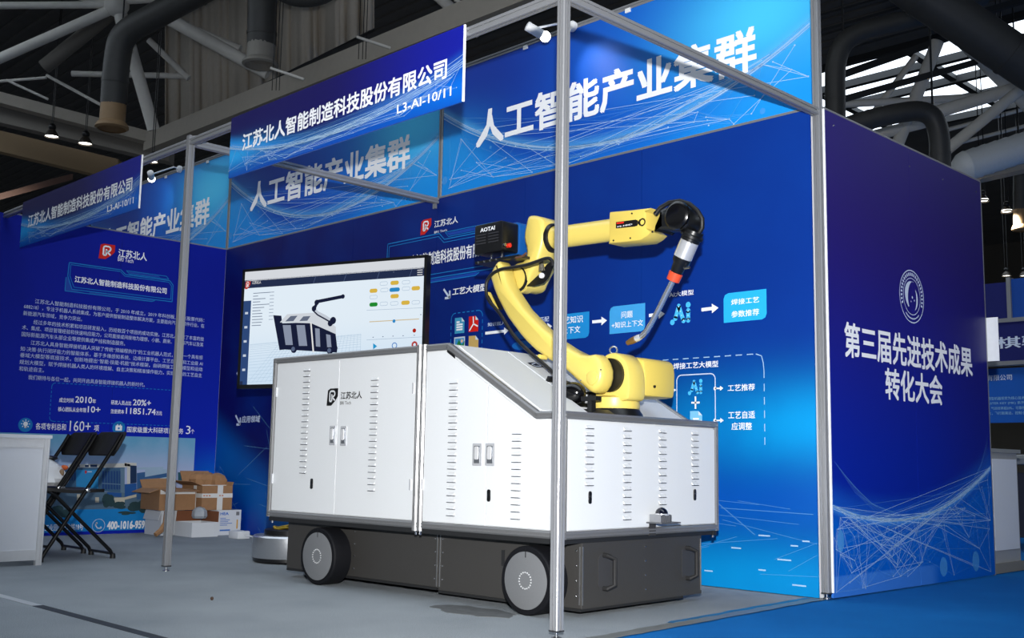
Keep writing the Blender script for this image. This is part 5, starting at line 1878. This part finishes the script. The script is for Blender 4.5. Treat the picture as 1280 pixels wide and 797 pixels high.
def openbox(name, label, c, sx, sy, h, rz, mat, mat_in, flaps, z0=0.0, cat='box'):
    t = thing(name, label, cat, (c[0], c[1], z0), rz)
    Mx = Matrix.Translation((c[0], c[1], z0)) @ Matrix.Rotation(rz, 4, 'Z')
    k = .005
    m_ = MB()
    m_.box((-sx / 2, -sy / 2, 0), (sx / 2, sy / 2, k), Mx)
    m_.box((-sx / 2, -sy / 2, k), (sx / 2, -sy / 2 + k, h), Mx)
    m_.box((-sx / 2, sy / 2 - k, k), (sx / 2, sy / 2, h), Mx)
    m_.box((-sx / 2, -sy / 2 + k, k), (-sx / 2 + k, sy / 2 - k, h), Mx)
    m_.box((sx / 2 - k, -sy / 2 + k, k), (sx / 2, sy / 2 - k, h), Mx)
    m_.build('carton', mat, t)
    for side, L, ang in flaps:
        # hinge on the rim, swung outwards by ang from upright
        if side in 'xX':
            s = 1 if side == 'X' else -1
            Fm = Mx @ Matrix.Translation((s * sx / 2, 0, h)) @ Matrix.Rotation(math.radians(ang) * s, 4, 'Y')
            MB().box((-.0025, -sy / 2 + .006, 0), (.0025, sy / 2 - .006, L), Fm).build('flap', mat_in, t)
        else:
            s = 1 if side == 'Y' else -1
            Fm = Mx @ Matrix.Translation((0, s * sy / 2, h)) @ Matrix.Rotation(-math.radians(ang) * s, 4, 'X')
            MB().box((-sx / 2 + .006, -.0025, 0), (sx / 2 - .006, .0025, L), Fm).build('flap', mat_in, t)
    return t, Mx


# white printed carton by the wall
t, Mx = openbox('carton', 'white carton with small blue printing standing near the back wall', (-5.52, -0.175), .26, .22, .205, 0.0, CARDW, CARDW, ())
MB().box((-.125, -.105, .1955), (.125, .105, .2045), Mx).build('carton_lid', BLK, t)
CB = Frame(Mx @ Vector((.1305, 0, 0)), (0, 1, 0), (0, 0, 1), (1, 0, 0))
CB2 = Frame(Mx @ Vector((0, -.1105, 0)), (1, 0, 0), (0, 0, 1), (0, -1, 0))
BLUEINK = ink('carton_blue_ink', (60, 110, 190))
for fr, k in ((CB, .75), (CB2, .75)):
    text(fr, 'HEA', -.085, .165, -.01, .187, BLUEINK, t, .03, .001)
    flat(fr, [line((-.085, .138 - j * .014), (-.085 + w * k, .138 - j * .014), .005) for j, w in enumerate((.07, .12, .10, .15, .09))] + [line((-.085, .04), (.012, .04), .012)], BLUEINK, t, 'carton_print', .001)
    flat(fr, [line((.075, .125), (.075, .05), .012)], ink('carton_amber_ink', (196, 150, 60)), t, 'carton_print', .001)
    flat(fr, [[(.062, .16), (.092, .16), (.092, .19), (.062, .19)]], ink('carton_grey_ink', (110, 112, 116)), t, 'carton_print', .001)
# brown taped carton on top of it
t, Mx = openbox('carton', 'brown cardboard carton sealed with crossed white printed tape', (-5.60, -0.275), .34, .28, .20, 0.0, CARD, CARD, (('x', .13, 30), ('Y', .03, 20), ('y', .10, 70)), z0=.206)
MB().box((-.172, -.142, .10), (.172, .142, .135), Mx).build('packing_tape', PTAPE, t)
MB().box((.03, -.1425, -.0005), (.075, .1425, .202), Mx).build('packing_tape', PTAPE, t)
MB().box((-.172, .0, -.0005), (.1735, .05, .202), Mx).build('packing_tape', PTAPE, t)
for j in range(5):
    MB().box((.1736, -.13 + .025 * j + (.07 if j > 2 else 0), .113), (.1742, -.115 + .025 * j + (.07 if j > 2 else 0), .122), Mx).build('tape_print', ink('tape_amber_ink', (190, 110, 60)), t)
# open white mailer with brown inside flaps
openbox('carton', 'open white carton with brown inner flaps folded up', (-5.42, -.455), .28, .235, .115, .0, CARDW, CARD_D, (('x', .085, -8), ('Y', .085, 2)))
# white carton under the crushed one
t, Mx = openbox('carton', 'white carton below the crushed brown carton behind the lone post', (-5.72, -.585), .28, .20, .20, .0, CARDW, CARDW, (('y', .08, 165),))
# crushed brown carton on top
t, Mx = openbox('carton', 'crushed brown carton with grey tape resting on a white carton', (-5.68, -.585), .36, .31, .17, -.05, CARD, CARD, (('X', .09, 100), ('x', .10, 40), ('y', .09, 110)), z0=.206)
MB().box((.1805, -.15, .13), (.1825, .15, .165), Mx).build('grey_tape', PTAPE, t)
# loose paper and strip
pp = MB()
gsx = [(-5.36 + .16 * i / 6, -.60 + .06 * math.sin(i * 1.7), .33 + .02 * math.cos(i * 2.1)) for i in range(7)]
pp.rings([[Vector((-5.44 + .08 * math.cos(a) * k, -.425 + .05 * math.sin(a) * k * (1 + .3 * math.sin(3 * a)), .16 + h * 1.0)) for a in [2 * math.pi * j / 10 for j in range(10)]] for k, h in ((.8, -.02), (1.0, .0), (.95, .04), (.6, .065), (.1, .075))])
tag(pp.build('packing_paper', pbr('grey_wrap', (150, 158, 168), 0.5, 0, .4, 20, .15), smooth=20), 'crumpled grey wrapping lying on the open white carton', 'packaging')
cs = MB()
cs.tube([(-5.47, -.70, .20), (-5.46, -.71, .11), (-5.45, -.75, .05), (-5.44, -.80, .02)], [.02, .022, .024, .02], 6)
tag(cs.build('cardboard_strip', CARD, smooth=30), 'twisted brown cardboard strip trailing down to the floor', 'packaging')
cr = MB()
for k in range(3):
    c = (-5.70 + .05 * k, -.30 + .055 * k, .455 - .004 * k)
    r = random.Random(30 + k)
    cr.rings([[Vector((c[0] + .08 * q * math.cos(a) * r.uniform(.7, 1.2), c[1] + .08 * q * math.sin(a) * r.uniform(.7, 1.2), c[2] + h)) for a in [2 * math.pi * j / 8 for j in range(8)]] for q, h in ((.9, -.05), (1, 0), (.8, .04), (.2, .06))])
tag(cr.build('crumpled_cardboard', CARD, smooth=15), 'crumpled brown cardboard stuffed on top of the taped carton', 'packaging')

# power adapter with its lead, and the steel drum behind the cart
pa = thing('power_adapter', 'white power adapter lying on the carpet before the cartons', 'adapter', (-5.0, -.30, 0))
MB().prism(rrect(-5.08, -.36, -4.93, -.25, .01, 2), (0, 0, 0), (1, 0, 0), (0, 1, 0), (0, 0, 1), 0, .06, .006).build('adapter_body', CARDW, pa, 30)
MB().tube(catmull([Vector(p) for p in ((-4.93, -.30, .03), (-4.75, -.22, .008), (-4.5, -.12, .008), (-4.2, -.09, .008), (-3.6, -.08, .008), (-3.0, -.09, .008))]), .006, 8).build('power_lead', CARDW, pa, 50)
dr = thing('steel_drum', 'low brushed steel drum on the carpet behind the cart', 'drum', (-3.12, -1.05, 0))
MB().lathe((-3.12, -1.05, 0), (0, 0, 1), [(0, .23), (.012, .245), (.03, .245)], 40).build('base_ring', BLK, dr, 40)
MB().lathe((-3.12, -1.05, .03), (0, 0, 1), [(0, .248), (.004, .25), (.125, .25), (.135, .24), (.137, .17)], 48).build('drum_shell', pbr('brushed_drum_steel', (196, 198, 202), 0.32, 0.9, .03, 100, .05), dr, 40)
MB().lathe((-3.12, -1.05, .167), (0, 0, 1), [(0, .18), (.03, .18), (.035, .17)], 40).build('drum_top', BLK, dr, 40)
MB().tube([(-3.12 + .12 * math.cos(a), -1.05 + .12 * math.sin(a), .208 + .006 * math.sin(5 * a)) for a in [i * .35 for i in range(17)]], .008, 8).build('yellow_cable', pbr('yellow_cable', (220, 180, 40), .5), dr, 50)

# ------------------------------------------------------------------ neighbouring stand beyond the aisle wall
rc_ = thing('counter', 'narrow white panel counter beyond the end of the purple-navy wall', 'counter', (-.2, 2.35, 0))
MB().box((-.5, 2.10, .02), (-.02, 2.56, .76)).build('counter_box', pbr('counter_grey_frame', (150, 152, 154), 0.5), rc_)
MB().box((-.018, 2.13, .14), (-.012, 2.53, .72)).build('counter_panel', CW, rc_)
MB().box((-.52, 2.08, .76), (0.0, 2.58, .785)).build('counter_top', pbr('counter_grey_top', (136, 138, 138), 0.4), rc_)
MB().box((-.5, 2.095, .0), (.0, 2.565, .06)).build('plinth', pbr('counter_plinth', (120, 118, 112), 0.6), rc_)
tag(MB().box((-2.0, 2.5, 0.0), (-.03, 2.52, .07)).build('skirting_board', MATS['counter_plinth']), 'grey skirting board at the foot of the neighbouring counter', 'skirting')

YN = 6.2
NB = Frame((0, YN, 0), (1, 0, 0), (0, 0, 1), (0, -1, 0))
NAVYP = ink('neighbour_navy', (14, 22, 92))
BLUEP2 = ink('neighbour_blue', (10, 66, 150))
AZP = ink('neighbour_azure', (12, 80, 168))
ns = thing('exhibition_wall', 'blue exhibition wall of the neighbouring stand with white lettering', 'wall panel', (NB.uv(1250, 500)[0], YN, 0))
xa, xb = NB.uv(1205, 500)[0], NB.uv(1330, 500)[0]
zq = lambda py: NB.uv(1255, py)[1]
fbox(NB, xa, 0, -.05, xb, zq(590), -.02).build('lower_panel', pbr('neighbour_dark', (16, 20, 40), .6), ns)
fbox(NB, xa, zq(528), -.05, xb, zq(460), 0).build('text_panel', AZP, ns)
fbox(NB, xa, zq(452), -.05, xb, zq(404), .06).build('name_panel', NAVYP, ns)
fbox(NB, xa, zq(457), -.05, xb, zq(452), .08).build('rail', ALU, ns)
fbox(NB, xa, zq(404), -.05, xb, zq(399), .08).build('rail', ALU, ns)
xm = NB.uv(1263.5, 380)[0]
fbox(NB, xa, zq(399), -.05, xm - .02, zq(353), .02).build('headline_panel', NAVYP, ns)
fbox(NB, xm + .02, zq(399), -.05, xb, zq(350), .02).build('headline_panel', BLUEP2, ns)
fbox(NB, xm - .02, zq(399), -.05, xm + .02, zq(348), .05).build('post', ALU, ns)
N2 = Frame((0, YN - .06, 0), (1, 0, 0), (0, 0, 1), (0, -1, 0))
text(N2, '棋骥空间', N2.uv(1246, 430)[0], zq(436), N2.uv(1246, 430)[0] + .95, zq(422), GREYINK, ns, .015, .003)
text(NB, '技有限公司', NB.uv(1226, 472)[0], zq(475), NB.uv(1265, 470)[0], zq(468), GREYINK, ns, .01, .003)
for k, s in enumerate(('人模型机器视觉为核心技术', 'MASTER KEY (MK) 系列', '率，气动效率超20%，可靠性', '比大，飞行距离远，控制小')):
    text(NB, s, NB.uv(1231, 500)[0], zq(499.5 + k * 6.2), NB.uv(1281, 500)[0], zq(495.5 + k * 6.2), inkalpha('pale_ink', (150, 200, 225), .8), ns, 0, .003)
text(Frame((0, YN - .02, 0), (1, 0, 0), (0, 0, 1), (0, -1, 0)), '学', NB.uv(1226, 390)[0], zq(396), NB.uv(1231, 390)[0], zq(384), GREYINK, ns, .02, .003)
p = NB.uv(1228, 395)
ps = thing('paper_sheet', 'blank white sheet sticking out beside the end of the purple-navy wall', 'paper', (0.1, 2.3, 0.9))
PSF = Frame((0.0, 2.065, 0), (1, 0, 0), (0, 0, 1), (0, -1, 0))
a, b = PSF.uv(1224, 452), PSF.uv(1247, 396)
fbox(PSF, a[0] - .06, a[1], -.006, b[0], b[1], 0).build('sheet', pbr('bright_white_board', (230, 234, 240), .5), ps)
MB().cyl(PSF.p(a[0] - .02, 0, -.01), PSF.p(a[0] - .02, b[1], -.01), .008, None, 8).build('support_rod', ALU, ps)
# table with items behind the neighbouring counter
tb = thing('display_table', 'grey display table behind the neighbouring counter', 'table', (-.9, 4.4, 0))
MB().box((-1.8, 3.9, .70), (.3, 5.0, .74)).build('table_top', pbr('table_grey', (96, 102, 110), .4), tb)
for x in (-1.75, .25):
    for y in (3.95, 4.95):
        MB().box((x - .02, y - .02, 0), (x + .02, y + .02, .70)).build('leg', ALU, tb)
for k, (x, y, w, d, h) in enumerate(((-.55, 4.2, .34, .24, .03), (-.1, 4.3, .30, .22, .03), (-.3, 4.7, .4, .2, .12))):
    e = thing('display_case', ('flat grey case lying open on the display table', 'flat dark case lying near the edge of the display table', 'small box standing at the back of the display table')[k], 'case', (x, y, .74))
    MB().prism(rrect(x - w / 2, y - d / 2, x + w / 2, y + d / 2, .02, 2), (0, 0, 0), (1, 0, 0), (0, 1, 0), (0, 0, 1), .74, .74 + h, .005).build('case_body', pbr('case_%d' % k, ((110, 116, 122), (44, 48, 54), (130, 120, 104))[k], .5), e)
    MB().box((x - w * .4, y - d * .4, .74 + h), (x + w * .4, y + d * .4, .746 + h)).build('case_lid', pbr('case_lid', (150, 154, 160), .4), e)

# ------------------------------------------------------------------ exhibition hall
ROOFD = pbr('dark_roof_deck', (96, 94, 92), 0.8, 0, 0.3, 1.2, .25)
STEELW = pbr('pale_painted_steel', (222, 219, 212), 0.6, 0, 0.02, 8, .08)
GIRD = pbr('grey_girder_paint', (172, 164, 152), 0.6, 0, 0.02, 6, .08)
DUCT = pbr('dark_duct_sheet', (66, 66, 65), 0.5, 0.1, 0.03, 8, .15)
TAN = pbr('tan_nozzle', (150, 122, 88), 0.6, 0, 0, 10, .1)
PALE = pbr('pale_nozzle', (150, 146, 138), 0.6, 0, 0, 10, .1)
CURT = pbr('grey_hall_curtain', (206, 198, 186), 0.9, 0, 0.05, 10, .08)
ROOFZ = 14.2
struct(MB().box((-75, .15, ROOFZ), (45, 27.3, ROOFZ + .2)).build('ceiling', ROOFD))
struct(MB().box((-75, -20, ROOFZ), (45, -8.2, ROOFZ + .2)).build('ceiling', ROOFD))
struct(MB().box((-75, 35.6, ROOFZ), (45, 62, ROOFZ + .2)).build('ceiling', ROOFD))
struct(MB().box((-75, 61, 0), (45, 61.3, ROOFZ)).build('wall_far', pbr('dark_hall_wall', (96, 90, 82), .8)))
struct(MB().box((-75, -10, 0), (-74.7, 62, ROOFZ)).build('wall_hall_left', MATS['dark_hall_wall']))
# corrugation ribs of the roof deck
ribs = thing('ceiling_ribs', None, None, (-20, 15, ROOFZ))
struct(ribs)
for k in range(50):
    y = 1 + k * .52
    MB().box((-60, y, ROOFZ - .06), (8, y + .14, ROOFZ - .001)).build('rib', ROOFD, ribs)
# skylight band
sky = struct(thing('window_1', None, None, (-10, 27, ROOFZ)))
SKYG = emit('daylight_glass', (228, 240, 252), 2.6)
SKYF = pbr('dark_skylight_bar', (52, 54, 56), .6, 0.3)
sky2 = struct(thing('window_2', None, None, (-10, -4, ROOFZ)))
SKYM = MB().box((0, 0, 0), (3.96, 1.85, .03)).mesh('pane')
SKYM.materials.append(SKYG)
for i in range(16):
    for j in range(4):
        share('pane', SKYM, Matrix.Translation((-46 + i * 4.2 + .12, -8.0 + j * 2.05, ROOFZ + .05)), sky2)
for j in range(5):
    MB().box((-46, -8.1 + j * 2.05 - .12, ROOFZ - .2), (22, -8.1 + j * 2.05 + .12, ROOFZ + .1)).build('glazing_bar', SKYF, sky2)
for i in range(16):
    x0 = -46 + i * 4.2
    for j in range(4):
        y0 = 27.4 + j * 2.05
        MB().box((x0 + .12, y0 + .1, ROOFZ + .05), (x0 + 4.08, y0 + 1.95, ROOFZ + .08)).build('pane', SKYG, sky)
for j in range(5):
    y0 = 27.4 + j * 2.05
    MB().box((-46, y0 - .12, ROOFZ - .2), (22, y0 + .12, ROOFZ + .1)).build('glazing_bar', SKYF, sky)
for i in range(17):
    MB().box((-46 + i * 4.2 - .12, 27.3, ROOFZ - .12), (-46 + i * 4.2 + .12, 35.7, ROOFZ + .1)).build('glazing_bar', SKYF, sky)


def pipe(name, pts, pxr, mat, label, cat, parent=None, n=14):
    """round member through (px, py, depth) stations; radius given in image pixels at its first station"""
    P_ = [at(*p) for p in pts]
    R0 = pxr * pts[0][2] / FPX
    m_ = MB()
    if len(P_) > 2:
        P_ = catmull(P_, 5)
    m_.tube(P_, R0, n)
    o = m_.build(name, mat, parent, 60)
    if label:
        tag(o, label, cat)
    return o


def girder(name, a, b, hpx, mat, label, wd_=.5):
    A, B = at(*a), at(*b)
    z = (A.z + B.z) / 2
    hh = hpx * (a[2] + b[2]) / 2 / FPX
    e = Vector((B.x - A.x, B.y - A.y, 0)).normalized()
    n_ = Vector((-e.y, e.x, 0))
    m_ = MB()
    sec = lambda c: [c + n_ * wd_ * .5 + Vector((0, 0, hh * .5)), c - n_ * wd_ * .5 + Vector((0, 0, hh * .5)), c - n_ * wd_ * .5 - Vector((0, 0, hh * .5)), c + n_ * wd_ * .5 - Vector((0, 0, hh * .5))]
    m_.rings([sec(A), sec(B)])
    return tag(m_.build(name, mat), label, 'girder')


girder('roof_girder', (190, 180, 31), (760, -48, 18.5), 27, GIRD, 'long grey roof girder passing behind the larger company name board')
girder('roof_girder', (-40, 113, 31), (205, 178, 31), 14, GIRD, 'narrow grey roof girder above two hanging bell lamps')
girder('roof_girder', (-40, 133, 31.6), (215, 192, 31.6), 26, pbr('painted_shade_girder', (140, 134, 126), .7), 'deep grey roof girder with painted-in shade behind two hanging bell lamps')  # darker copy of the girder grey, shade of this face put into the colour
girder('roof_girder', (-40, 168, 34), (150, 214, 34), 26, pbr('painted_lamplight_girder', (168, 142, 108), .7), 'roof girder with warm lamplight put into its tan colour')  # tan colour stands in for the warm light of the lamps
girder('roof_girder', (-60, 262, 30), (85, 222, 33), 8, pbr('rust_girder_paint', (110, 84, 74), .7), 'thin rust-coloured girder above the darker company name board')
# curtain
cm = MB()
rows = []
N = 150
for j in range(2):
    row = []
    for i in range(N + 1):
        t = i / N
        px = 206 + 262 * t
        py = (166 - 131 * t) if j else -60
        fold_ = .16 * math.sin(t * 70 + 2.4 * math.sin(t * 13)) + .22 * math.sin(t * 27 + math.sin(t * 9)) + .05 * math.sin(t * 190)
        row.append(at(px, py, 31.8 - 6.6 * t + fold_))
    rows.append(row)
cm.add(rows[0] + rows[1], [(i, i + 1, N + 1 + i + 1, N + 1 + i) for i in range(N)])
o = cm.build('hall_curtain', CURT, smooth=60)
sm_ = o.modifiers.new('cloth_thickness', 'SOLIDIFY')
sm_.thickness = .02
tag(o, 'pale grey pleated curtain hanging above the long roof girder', 'curtain')
# ducts
def nozzle(px, py0, py1, d, rpx, mat, parent):
    a, b = at(px, py0, d), at(px, py1, d)
    R0 = rpx * d / FPX
    L = abs(a.z - b.z)
    MB().lathe((a.x, a.y, a.z), (0, 0, -1), [(0, R0), (L * .72, R0 * 1.0), (L * .76, R0 * 1.12), (L * .86, R0 * 1.28), (L * .94, R0 * 1.3), (L, R0 * 1.1)], 28, cap=False).build('nozzle', mat, parent, 40)
    MB().lathe((a.x, a.y, a.z - L * .5), (0, 0, -1), [(0, R0 * .9), (.02, R0 * .9)], 24).build('nozzle_throat', DARK2, parent, 40)


def duct(pts, rpx, label, noz=None):
    p0 = at(*pts[-1])
    t = thing('air_duct', label, 'duct', p0)
    pipe('duct_pipe', pts, rpx, DUCT, None, None, t, 20)
    for i in (1, len(pts) - 2):
        c = at(*pts[i])
        c2 = at(*pts[i + 1])
        MB().lathe(c, c2 - c, [(0, rpx * pts[0][2] / FPX * 1.04), (.06, rpx * pts[0][2] / FPX * 1.04)], 22).build('duct_collar', DUCT, t, 40)
    if noz:
        nozzle(*noz, t)
    pm_ = at(*pts[len(pts) // 2])
    MB().cyl(pm_, (pm_.x, pm_.y, ROOFZ), .02, None, 6).build('hanger_rod', DARK2, t)
    return t


duct([(340, -55, 25), (250, -10, 25), (190, 22, 25), (165, 36, 25), (152, 50, 25), (147, 72, 25), (144, 100, 25), (142, 130, 25)], 16, 'dark bent air duct with a tan nozzle among the roof trusses', (142, 128, 163, 25, 15.5, TAN))
duct([(330, -60, 24), (329, -30, 24), (328, 10, 24), (327.5, 40, 24), (327, 56, 24)], 18, 'dark straight air duct with a pale nozzle in front of the curtain', (327, 52, 84, 24, 17.5, PALE))
duct([(320, -40, 21.5), (345, -16, 21.5), (370, -4, 21.5), (400, -6, 21.5), (430, -24, 21.5)], 12, 'dark sagging duct bend at the top of the curtain')
duct([(1230, -5, 20), (1165, 17, 20), (1110, 31, 20), (1075, 41, 20), (1054, 55, 20), (1045, 80, 20), (1044, 120, 20), (1045, 200, 20)], 12.5, 'dark bent air duct rising beside the tall corner post')
duct([(1090, -50, 17), (1150, -8, 17), (1210, 32, 17), (1260, 66, 17), (1330, 112, 17)], 27, 'thick dark air duct crossing below the skylight')
duct([(1040, 165, 19), (1085, 150, 19), (1125, 141, 19), (1150, 139, 19), (1166, 147, 19), (1173, 165, 19), (1175, 190, 19), (1176, 230, 19)], 12.5, 'dark duct elbow above the top edge of the purple-navy wall')
duct([(1276, 180, 24), (1276, 210, 24), (1276, 240, 24), (1276, 262, 24)], 9, 'short blue-grey air duct with a tan nozzle over the neighbouring stand', (1276, 262, 289, 24, 9, TAN))
# silver insulated duct
p0, p1 = at(1190, 213, 21), at(1330, 168, 21)
sd = thing('insulated_duct', 'fat silver insulated duct on a girder behind the purple-navy wall', 'duct', p0)
m_ = MB()
ax = (p1 - p0)
LL = ax.length
prof = [(0, .02), (.05, .16), (.18, .27)]
k = .3
while k < LL:
    prof += [(k, .30), (k + .03, .285)]
    k += .22
m_.lathe(p0, ax, prof, 28)
m_.build('duct_skin', pbr('silver_foil', (236, 239, 239), .45, .05, .05, 20, .04), sd, 40)
girder('roof_girder', (1150, 232, 22), (1340, 190, 22), 22, GIRD, 'grey girder carrying the fat silver duct')
# truss tubes
k = 0
for pts, rpx, lab in (
        (((-30, 7, 27), (145, 6, 27)), 4.5, 'pale truss tube running level from the roof node'),
        (((143, 10, 27), (-30, 86, 27)), 6.5, 'pale truss tube slanting down from the roof node past the bent duct'),
        (((140, 15, 27.4), (55, 84, 27.4)), 9, 'thick truss tube with painted-in shade below the roof node'),
        (((148, 12, 27), (160, 66, 27)), 7, 'short truss tube hanging behind the bent duct'),
        (((148, 2, 27), (330, -8, 27)), 4, 'thin truss tube running right from the roof node'),
        (((95, -6, 27), (140, 6, 27)), 5, 'stub truss tube above the roof node'),
        (((190, 12, 26.4), (335, 92, 26.4)), 8, 'stout pale truss tube slanting toward the pale nozzle'),
        (((222, 30, 27.5), (300, 62, 27.5)), 6, 'short grey truss tube above the stout slanting tube'),
        (((150, 14, 27.3), (192, 162, 28)), 8, 'pale truss strut standing beside the tan nozzle'),
        (((186, 50, 28.4), (236, 98, 28.4)), 4, 'thin truss strut below the stout slanting tube'),
        (((90, 92, 28.6), (234, 95, 28.6)), 3.6, 'level truss tube behind the bent duct'),
        (((58, 94, 28.6), (128, 132, 28.6)), 2, 'slim truss rod above the bell lamps'),
        (((-20, 103, 28.6), (58, 97, 28.6)), 1.8, 'slim level truss rod above the narrow girder'),
        (((8, 100, 28.6), (60, 124, 28.6)), 1.6, 'slim slanting truss rod above the narrow girder'),
        (((530, -20, 24), (600, 42, 24)), 7, 'pale truss tube behind the larger company name board'),
        (((560, 32, 24), (640, -25, 24)), 7, 'pale truss tube crossing above the front beam'),
        (((1190, 40, 24), (1320, 168, 24)), 7.5, 'thick pale truss tube slanting below the skylight'),
        (((1172, 52, 25), (1118, 190, 25)), 8, 'grey truss strut beside the lower duct elbow'),
        (((1145, 70, 26), (1085, 150, 26)), 4, 'thin grey truss strut under the skylight'),
        (((1040, 131, 25), (1262, 119, 25)), 4.6, 'pale level truss tube below the skylight'),
        (((1165, 142, 23), (1310, 98, 23)), 8, 'thick pale truss tube rising right of the lower duct elbow'),
        (((1180, 190, 22.5), (1300, 92, 22.5)), 7, 'pale truss tube rising from the silver duct'),
        (((1060, 178, 25), (1160, 152, 25)), 7, 'pale truss tube just above the purple-navy wall'),
        (((1170, 166, 26), (1310, 128, 26)), 2.6, 'slim brown truss rod above the silver duct'),
        (((1170, 186, 26), (1310, 150, 26)), 2.4, 'slim tan truss rod nearer the silver duct')):
    pipe('truss_tube', pts, rpx, STEELW if k != 2 else pbr('painted_shade_steel', (110, 106, 100), .7), lab, 'truss tube')  # one tube takes a darker steel, its shade put into the colour
    k += 1
nd = MB().sphere(at(146, 6, 27), .30, 16, 12)
tag(nd.build('truss_node', STEELW, smooth=60), 'pale ball node joining several roof truss tubes', 'truss node')
for k, (a, b, hp_, lab) in enumerate((((1040, 98, 26), (1200, 42, 26), 8, 'dark purlin beneath the upper edge of the skylight'), ((1040, 128, 24), (1290, 58, 24), 7, 'long dark purlin crossing the skylight'), ((1180, 30, 23), (1300, -6, 23), 8, 'dark purlin beside the thick crossing duct'), ((1020, 40, 25), (1130, 8, 25), 3, 'thin dark purlin above the bent duct'), ((1020, 20, 25), (1120, -8, 25), 2.4, 'thinnest dark purlin near the roof deck'))):
    A, B = at(*a), at(*b)
    m_ = MB()
    hh = hp_ * a[2] / FPX * .5
    u_ = Vector((0, 0, 1))
    v_ = (B - A).cross(u_).normalized()
    m_.rings([[c + u_ * hh + v_ * hh, c - u_ * hh + v_ * hh, c - u_ * hh - v_ * hh, c + u_ * hh - v_ * hh] for c in (A, B)])
    tag(m_.build('roof_purlin', SKYF), lab, 'purlin')


# hanging bell lamps
def bell(px, py, d, wpx, label):
    c = at(px, py, d)
    R0 = wpx * d / FPX * .5
    t = thing('bell_lamp', label, 'lamp', c)
    MB().lathe((c.x, c.y, c.z), (0, 0, 1), [(0, R0), (R0 * .15, R0 * .98), (R0 * .6, R0 * .8), (R0 * 1.0, R0 * .5), (R0 * 1.15, R0 * .35)], 22, cap=False).build('shade', pbr('dark_lamp_shade', (70, 64, 58), .4, .4), t, 40)
    MB().lathe((c.x, c.y, c.z + .03), (0, 0, 1), [(0, R0 * .9), (.02, R0 * .9)], 22).build('lamp_glass', emit('bell_lamp_glow', (255, 250, 236), 6), t)
    MB().sphere((c.x, c.y, c.z + R0 * 1.5), R0 * .55, 14, 10).build('ballast', BLK, t, 50)
    MB().cyl((c.x - .05, c.y, c.z + R0 * 1.5), (c.x - .05, c.y, ROOFZ), .012, None, 6).build('hanger', BLK, t)
    MB().cyl((c.x + .05, c.y, c.z + R0 * 1.5), (c.x + .05, c.y, ROOFZ), .012, None, 6).build('hanger', BLK, t)
    l = lamp('bell_lamp_light', 'SPOT', (c.x, c.y, c.z - .05), 500, (1, .95, .85), R0, aim=(c.x, c.y, 0), angle=150, blend=.6)
    l.parent = t
    l.matrix_parent_inverse = rootm(t).inverted()


for px, py, d, w, lab in ((64.5, 171, 30, 17, 'lit bell lamp hanging over the tan girder, left of its twin'), (106.5, 180, 30, 17, 'lit bell lamp hanging closer to the tan duct nozzle'), (190.5, 203, 27, 14, 'lit bell lamp seen over the arm spotlight'), (1229, 252, 24, 14, 'lit bell lamp beside the end of the purple-navy wall'), (1258.5, 265.5, 24, 14, 'lit bell lamp beside the short blue-grey duct'), (1258, 345, 40, 11, 'far lit bell lamp above the neighbouring stand'), (1280, 345, 40, 11, 'far lit bell lamp half out of view above the neighbouring stand')):
    bell(px, py, d, w, lab)
# drop rods under the long girder
for k, (px, py) in enumerate(((340, 97), (448, 58), (570, 12))):
    t = thing('cable_hanger', ('drop rods under the girder near the pale nozzle', 'drop rods under the girder below the curtain', 'drop rods under the girder near the front beam')[k], 'hanger', at(px, py, 22))
    for dx in (0, 5, 9):
        MB().cyl((at(px + dx, py + 16, 22).x, at(px + dx, py + 16, 22).y, ROOFZ), at(px + dx, py + 16, 22), .008, None, 6).build('rod', DARK2, t)
    MB().cyl(at(px - 2, py - 12, 22), at(px + 40, py + 2, 22), .03, None, 8).build('cross_pipe', STEELW, t)
